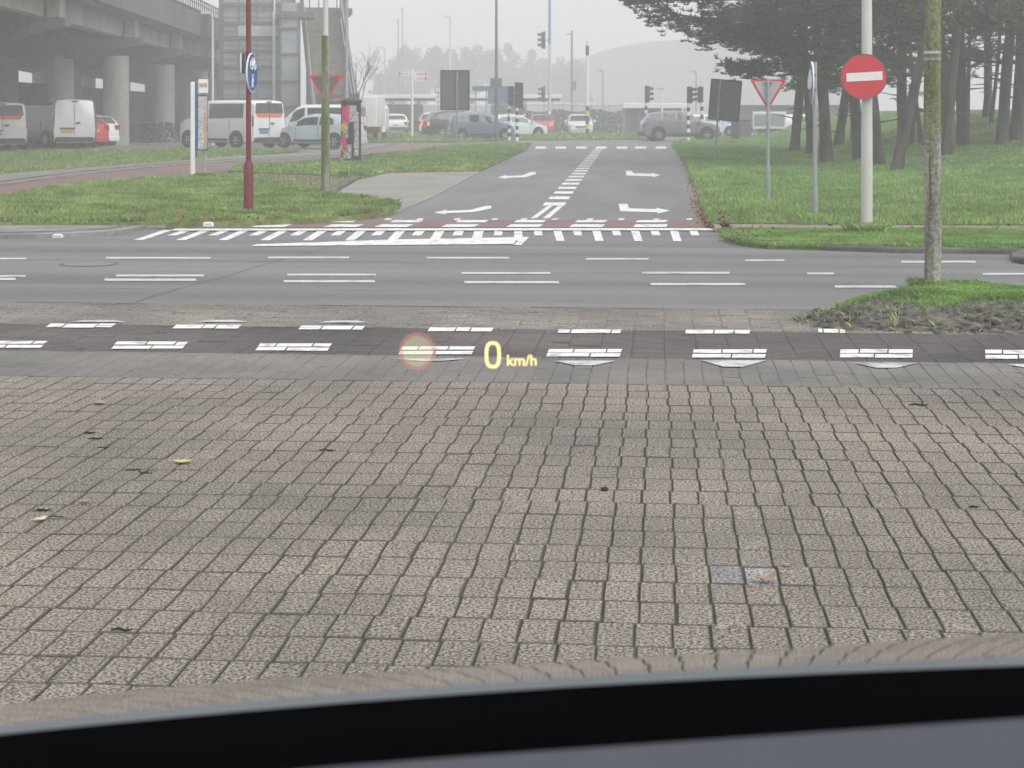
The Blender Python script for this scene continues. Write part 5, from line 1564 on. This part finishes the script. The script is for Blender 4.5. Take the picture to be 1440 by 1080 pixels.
def leafmass(name, label, cat, c, size, n, leaf, mat, seed, rz=0.0, trunk=None, group=None, box=False):
    g_ = np.random.default_rng(seed)
    T = thing(name, label, cat, c, rz, group)
    if box:
        P = g_.uniform(-1, 1, (n, 3)) * np.array(size) / 2
        P[:, 2] += size[2] / 2
        P[:, 2] *= 1 + .06 * np.sin(P[:, 0] * 2.2) 
    else:
        k = 26
        cc = g_.normal(0, .42, (k, 3)); cc /= np.maximum(1, np.linalg.norm(cc, axis=1))[:, None]
        ii = g_.integers(0, k, n)
        d = g_.normal(0, 1, (n, 3)); d /= np.linalg.norm(d, axis=1)[:, None]
        P = cc[ii] + d * (g_.random((n, 1)) ** .45) * g_.uniform(.2, .42, k)[ii][:, None]
        P = P * np.array(size) / 2 * .9
        P[:, 2] += size[2] * .62
    d = g_.normal(0, 1, (n, 3)); d /= np.linalg.norm(d, axis=1)[:, None]
    s = np.cross(d, g_.normal(0, 1, (n, 3))); s /= np.linalg.norm(s, axis=1)[:, None]
    ln = g_.uniform(.6, 1.3, (n, 1)) * leaf
    V = np.stack([P - s * ln * .35, P + d * ln * .5 - s * 0, P + s * ln * .35, P - d * ln * .5], 1).reshape(-1, 3)
    me = bpy.data.meshes.new('crown'); m = n
    me.vertices.add(len(V)); me.vertices.foreach_set('co', V.ravel()); me.loops.add(len(V)); me.polygons.add(m)
    me.loops.foreach_set('vertex_index', np.arange(len(V), dtype=np.int32))
    me.polygons.foreach_set('loop_start', (np.arange(m) * 4).astype(np.int32)); me.polygons.foreach_set('loop_total', np.full(m, 4, np.int32))
    me.materials.append(mat); me.update(calc_edges=True)
    o = bpy.data.objects.new('foliage' if box else 'crown', me); C.objects.link(o); o.parent = T
    b = MB()
    if trunk:
        b.tube([(0, 0, -.1), (.1, 0, size[2] * .3), (0, .1, size[2] * .6), (.2, 0, size[2] * .95)], [trunk, trunk * .8, trunk * .5, .04], 8)
        for k in range(12):
            a = k * 2.4; z = size[2] * (.25 + .05 * k); L_ = size[0] * .36
            b.tube([(0, 0, z), (math.cos(a) * L_ * .5, math.sin(a) * L_ * .5, z + L_ * .3), (math.cos(a) * L_, math.sin(a) * L_, z + L_ * .7)], [trunk * .4, trunk * .2, .02], 5)
    else:
        for k in range(14):
            x = size[0] * (-.48 + .96 * k / 13); b.tube([(x, 0, -.1), (x + .05, .05, size[2] * .8)], [.03, .01], 5)
    b.build('trunk' if trunk else 'stems', m_bark, T)
    if not trunk: T.children[-1].name = 'stem_row'
    return T
a = at(823, HOR, 134)
leafmass('hedge', "long dark hedge behind the cars at the crossing", 'hedge', (a.x, a.y, 0), (9.3, 1.0, 1.75), 9000, .14, m_hedge, 5, YAW, box=True)
a = at(650, HOR, 138)
leafmass('hedge', "dark hedge behind the black car and blue minicar", 'hedge', (a.x, a.y, 0), (8.6, 1.0, 1.1), 6000, .14, m_hedge, 6, YAW, box=True)
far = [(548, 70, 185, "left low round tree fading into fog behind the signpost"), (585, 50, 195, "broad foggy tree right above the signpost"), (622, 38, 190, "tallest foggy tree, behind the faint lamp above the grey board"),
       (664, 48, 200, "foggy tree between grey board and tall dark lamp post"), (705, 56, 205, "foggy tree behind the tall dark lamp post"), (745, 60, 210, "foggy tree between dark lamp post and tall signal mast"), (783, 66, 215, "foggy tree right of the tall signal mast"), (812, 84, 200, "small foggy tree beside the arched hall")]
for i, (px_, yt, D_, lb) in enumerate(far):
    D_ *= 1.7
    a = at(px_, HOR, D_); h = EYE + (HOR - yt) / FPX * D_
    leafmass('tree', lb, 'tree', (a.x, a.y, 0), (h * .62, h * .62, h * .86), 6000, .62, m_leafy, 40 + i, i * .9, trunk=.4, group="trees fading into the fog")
# bare sapling by the stair
a = at(505, HOR, 86)
T = thing('bare_sapling', "thin bare sapling right of the stair", 'tree', (a.x, a.y, 0), 0)
b = MB(); rr = random.Random(3)
def br(p, d, l, r, k):
    q = p + d * l; b.tube([p, p + d * l * .5 + Vector((rr.uniform(-.05, .05), 0, 0)), q], [r, r * .8, r * .6], 5)
    if k:
        for _ in range(3): br(p + d * l * rr.uniform(.5, 1), (d + Vector((rr.uniform(-.7, .7), rr.uniform(-.7, .7), rr.uniform(-.1, .4)))).normalized(), l * .62, r * .55, k - 1)
br(Vector((0, 0, 0)), Vector((0, 0, 1)), 2.6, .05, 4); b.build('trunk', m_bark, T)

# ================================================================== SMALL THINGS ON THE GROUND
def reflector(px, py, z, lb):
    q = G(px, py, z); T = thing('kerb_reflector', lb, 'reflector', q, view_az(px) - math.pi / 2)
    MB().rbox((0, 0, .02), (.13, .09, .05), .02).build('body', m_signwhite, T); MB().box((0, -.046, .022), (.09, .004, .025)).build('lens', m_panel, T)
reflector(81, 334, .0, "white block lying at the foot of the left kerb"); reflector(293, 317.5, .1, "white block at the grass edge left of the red pole"); reflector(1002, 309.5, .02, "white block at the corner of the right grass")
def leaf(px, py, col, s, rz, lb, curl=.3, z=.006):
    q = G(px, py, z)
    b = MB(); rows = []
    for i in range(7):
        u = i / 6; w_ = s * .32 * math.sin(math.pi * min(1, u * .92 + .06)) * (1 + .25 * math.sin(i * 2.7))
        z = .004 + curl * s * (u - .45) ** 2
        rows.append([(u * s - s / 2, -w_, z + .25 * w_ * curl), (u * s - s / 2, 0, z), (u * s - s / 2, w_, z + .4 * w_ * curl)])
    b.grid(rows)
    o = b.build('fallen_leaf', col); o.location = q; o.rotation_euler = (0, 0, rz); tag(o, lb, 'leaf'); 
    b2 = MB().tube([(-s * .5, 0, .006), (-s * .78, s * .04, .012)], .0018, 5).build('stalk', col, o)
l_y = M("yellow leaf", srgb(196, 184, 96), rough=.7, var=.15, scale=20); l_t = M("tan leaf", srgb(160, 132, 108), rough=.7, var=.2, scale=20); l_o = M("orange leaf", srgb(160, 96, 64), rough=.7, var=.2, scale=20); l_p = M("pale leaf", srgb(205, 190, 165), rough=.7, var=.1, scale=20)
leaf(258, 650, l_y, .085, .1, "yellow leaf lying on the left pavers"); leaf(57, 731, l_p, .06, 1.2, "pale leaf beside a dark twig at the photo's left"); leaf(1078, 817, l_t, .075, .5, "tan curled leaf on the damp pavers at lower right", .9)
leaf(120, 705, l_t, .05, .2, "small tan leaf above the pale leaf on the left pavers"); leaf(965, 805, l_t, .03, .2, "tiny tan scrap of leaf left of the curled leaf")
leaf(140, 567, l_t, .09, 2.0, "brownish leaf near the top left of the pavers"); leaf(1105, 795, l_t, .04, 2.4, "small dry scrap right of the curled tan leaf")
for px_, py_, cm, s, lb in ((252, 299, l_o, .16, "orange leaf on the front lawn left of the red pole"), (210, 309, l_o, .14, "orange leaf at the lawn's lower edge, far left"), (365, 306, l_o, .14, "orange leaf just right of the red pole's foot"), (71, 320, l_t, .12, "tan leaf on the left pavement"), (1262, 336, l_o, .12, "orange leaf on the right verge by the no entry post")):
    leaf(px_, py_, cm, s, .4, lb, .8, z=.062 if 'pavement' in lb else (.09 if 'verge' in lb else .15))
b = MB()
for i in range(170):
    px_, py_ = random.uniform(0, 540), random.triangular(262, 312, 308)
    if i > 110: px_, py_ = random.uniform(1020, 1440), random.uniform(298, 345)
    z = .13 if i <= 110 else .075
    p = G(px_, py_, z); a = random.random() * 6.3; s = random.uniform(.02, .05)
    d = Vector((math.cos(a) * s, math.sin(a) * s, random.uniform(-.01, .02))); e = Vector((-math.sin(a) * s * .6, math.cos(a) * s * .6, random.uniform(-.01, .02)))
    b.add([p - d, p + e, p + d * 1.1, p - e], [(0, 1, 2, 3)])
kind(b.build("lawn_leaves", m_litter), 'stuff')
m_twig = M("black wet twig", (.018, .018, .016), rough=.7)
def twig(px, py, px2, py2, r, lb):
    r *= .55
    a = G(px, py, r); c = G(px2, py2, r); d = c - a
    n = Vector((-d.y, d.x, 0)) * .25
    o = MB().tube([Vector((0, 0, 0)), d * .35 + n, d * .7 - n * .6, d], [r * .6, r * 1.2, r, r * .5], 6).build('twig', m_twig)
    o.location = a; tag(o, lb, 'twig')
    k = d * .7 - n * .6
    MB().tube([k, k + n * 2.2 + d * .08], [r * .7, r * .3], 5).build('side_shoot', m_twig, o)
twig(176, 661, 214, 665, .006, "dark twig left of the yellow leaf"); twig(46, 719, 72, 716, .007, "curved dark twig beside the pale leaf"); twig(68, 727, 90, 726, .005, "straight dark twig right of the pale leaf")
twig(117, 609, 134, 608, .008, "upper short dark twig at the left pavers"); twig(124, 617, 145, 616, .007, "middle short dark twig at the left pavers"); twig(136, 630, 153, 629, .007, "lower short dark twig at the left pavers")
twig(448, 633, 472, 633, .006, "dark twig right of the yellow leaf, mid pavers"); twig(156, 886, 186, 885, .007, "dark twig at the lower left pavers"); twig(1278, 569, 1305, 569, .008, "dark twig on the upper right pavers"); twig(1362, 713, 1376, 712, .007, "dark twig on the right pavers")
b = MB(); blob(b, (0, 0, .006), .014, 3); o = b.build('pebble', m_twig, smooth=True); o.location = G(850, 690); tag(o, "round black pebble on a paver near the middle", 'pebble')

mc = MB().cyl((0, 0, 0), .25, .004, 28); mo = mc.build('manhole_cover', M("worn cast iron", (.13, .13, .128), rough=.5, col2=(.2, .2, .195), scale=20)); mo.location = G(125, 371.5, .0); tag(mo, "round manhole cover in the far lane at the left", 'manhole cover')
MB().add([(.29 * math.cos(a), .29 * math.sin(a), .003) for a in np.linspace(0, 2 * math.pi, 28, endpoint=False)] + [(.25 * math.cos(a), .25 * math.sin(a), .003) for a in np.linspace(0, 2 * math.pi, 28, endpoint=False)], [(i, (i + 1) % 28, 28 + (i + 1) % 28, 28 + i) for i in range(28)]).build('frame', m_dark, mo)
# ================================================================== THE CAR ONE LOOKS OUT OF
def row_px(pairs, D, n=25, x0=-60, x1=1500):
    xs_ = np.linspace(x0, x1, n); px_ = [p[0] for p in pairs]; py_ = [p[1] for p in pairs]
    # a smooth curve through the given pixels
    c = np.polyfit(px_, py_, min(4, len(pairs) - 2))
    return [at(x, np.polyval(c, x), D) for x in xs_]
crest = [(-60, 1000), (0, 990), (200, 972), (420, 950), (760, 934), (1000, 917), (1440, 890), (1500, 886)]
cowl = [(-60, 1031), (0, 1024), (200, 1004), (400, 987), (800, 957), (1100, 941), (1440, 928), (1500, 925)]
lowr = [(-60, 1150), (430, 1080), (800, 1052), (1120, 1030), (1440, 1008), (1500, 1004)]
car = thing('car', "car one looks out of, dark dashboard and glossy grey bonnet", 'car', (0, 0, 0), 0)
m_bonnet = M("grey bonnet paint", (.66, .64, .61), rough=.03, var=.04, scale=2, metal=1.0, coat=.3, spec=.6)
top_c = row_px([(a, b_ - 8) for a, b_ in cowl], 1.0); top_k = row_px(crest, 1.9)
rows = []
for t in np.linspace(0, 1, 9):
    rows.append([a.lerp(c, t) + Vector((0, 0, -.012 * (1 - t) + .006 * math.sin(math.pi * t))) for a, c in zip(top_c, top_k)])
fw = Vector((-SA, CA, 0))
for d_, dz_ in ((.08, -.036), (.2, -.10), (.32, -.19), (.40, -.32)):
    rows.append([p + fw * d_ + Vector((0, 0, dz_)) for p in top_k])
MB().grid(rows).build('bonnet', m_bonnet, car, smooth=True)
m_dash_b = M("black soft trim", (.0015, .0015, .0022), rough=1.0, var=.1, spec=0.0)  # black deepened to stand in for the shade of the unbuilt car roof
m_dash_g = M("grey dashboard skin", (.056, .061, .08), rough=.6, var=.06, scale=40, spec=.3, bump=.15, bscale=600)
m_edge = M("windscreen edge highlight", (.10, .115, .125), rough=.3, var=.1)  # highlight along the windscreen edge, put into the strip's colour and tilt
lo = row_px([(a, b_ + 7) for a, b_ in lowr], .74)
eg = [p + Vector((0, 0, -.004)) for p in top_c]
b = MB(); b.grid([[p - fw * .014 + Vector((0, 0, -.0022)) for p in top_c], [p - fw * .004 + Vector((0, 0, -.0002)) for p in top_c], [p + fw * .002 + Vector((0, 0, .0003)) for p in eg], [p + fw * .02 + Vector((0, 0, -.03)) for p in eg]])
b.build('seal_highlight', m_edge, car, smooth=True)
s0 = [p - fw * .0142 - Vector((0, 0, .0023)) for p in top_c]
rows = [[p + Vector((0, 0, -.05)) for p in s0], s0]
for t in (.15, .4, .7, 1.0): rows.append([a.lerp(c, t) + Vector((0, 0, -.006 * math.sin(math.pi * t))) for a, c in zip(s0, lo)])
b = MB(); b.grid(rows); b.build('dashboard_shelf', m_dash_b, car, smooth=True)
rows = [[p + Vector((0, 0, -.03)) for p in lo]]
for d_, dz_ in ((-.003, .0), (-.012, .006), (-.12, .012), (-.25, .012), (-.36, -.02), (-.42, -.14)): rows.append([p + fw * d_ + Vector((0, 0, dz_ * 1.0)) for p in lo])
b = MB(); b.grid(rows); b.build('dashboard', m_dash_g, car, smooth=True)
# head-up display: a lit figure floating over the bonnet
def glow(name, col, st, alpha=1.0):
    m = bpy.data.materials.new(name); m.use_nodes = True; t = m.node_tree; t.nodes.clear()
    e = t.nodes.new("ShaderNodeEmission"); e.inputs[0].default_value = (*col, 1); e.inputs[1].default_value = st
    o = t.nodes.new("ShaderNodeOutputMaterial")
    tr = t.nodes.new("ShaderNodeBsdfTransparent"); mx = t.nodes.new("ShaderNodeMixShader"); mx.inputs[0].default_value = alpha
    t.links.new(tr.outputs[0], mx.inputs[1]); t.links.new(e.outputs[0], mx.inputs[2]); t.links.new(mx.outputs[0], o.inputs[0])
    return m
HD = 2.3
hc = at(693, 499, HD); s_ = HD / FPX
m_hud = glow("lit amber display", (1.0, .86, .36), .95, .93)
hud_rot = Matrix.Rotation(YAW, 3, 'Z')
def digit0(cx, cy, hw_, hh_, st):
    rows = []
    for k in range(49):
        a = 2 * math.pi * k / 48
        c_, s__ = math.cos(a), math.sin(a)
        e = .72
        f_ = lambda v: math.copysign(abs(v) ** e, v)
        rows.append((( (cx + hw_ * f_(c_)) * s_, 0, (cy + hh_ * f_(s__)) * s_), ((cx + (hw_ - st) * f_(c_)) * s_, 0, (cy + (hh_ - st * .95) * f_(s__)) * s_)))
    return [list(r) for r in rows]
hud = MB().grid(digit0(0, 0, 11.4, 19.0, 4.9)).build('speed_digit', m_hud, car)
hud.location = hc; hud.rotation_euler = (0, 0, YAW)
tcu = bpy.data.curves.new('unit_lettering', 'FONT'); tcu.body = "km/h"; tcu.size = 21.5 * s_; tcu.offset = .35 * s_; tcu.align_x = 'LEFT'
to = bpy.data.objects.new('tmp', tcu); C.objects.link(to)
me = bpy.data.meshes.new_from_object(to.evaluated_get(bpy.context.evaluated_depsgraph_get()))
bpy.data.objects.remove(to)
me.materials.clear(); me.materials.append(m_hud)
uo = bpy.data.objects.new('unit_lettering', me); C.objects.link(uo); uo.parent = car
uo.location = hc + hud_rot @ Vector((19 * s_, 0, -15 * s_)); uo.rotation_euler = (R(90), 0, YAW)
sc_ = at(587, 494, HD)
b = MB(); b.disc_y((0, 0, 0), 21 * s_, .0004, 40); o = b.build('speed_sign', glow("faint cream display", (.95, .90, .55), .62, .17), car); o.location = sc_; o.rotation_euler = (0, 0, YAW)
b = MB(); b.disc_y((0, -.001, 0), 26.5 * s_, .0004, 40, rin=21 * s_); o2 = b.build('speed_sign_ring', glow("faint red display", (.80, .33, .30), .6, .24), o)

# ================================================================== THE FOG
hz_ = MB().box((10, 245, 24.5), (520, 600, 53)).build('haze', None)
hz_.data.materials.clear()
mh = bpy.data.materials.new("fog"); mh.use_nodes = True
t = mh.node_tree; t.nodes.clear()
pv = t.nodes.new("ShaderNodeVolumePrincipled"); o_ = t.nodes.new("ShaderNodeOutputMaterial")
pv.inputs["Color"].default_value = (.985, .99, 1.0, 1); pv.inputs["Density"].default_value = HAZE; pv.inputs["Anisotropy"].default_value = .1
t.links.new(pv.outputs[0], o_.inputs["Volume"])
hz_.data.materials.append(mh); kind(hz_, 'stuff')
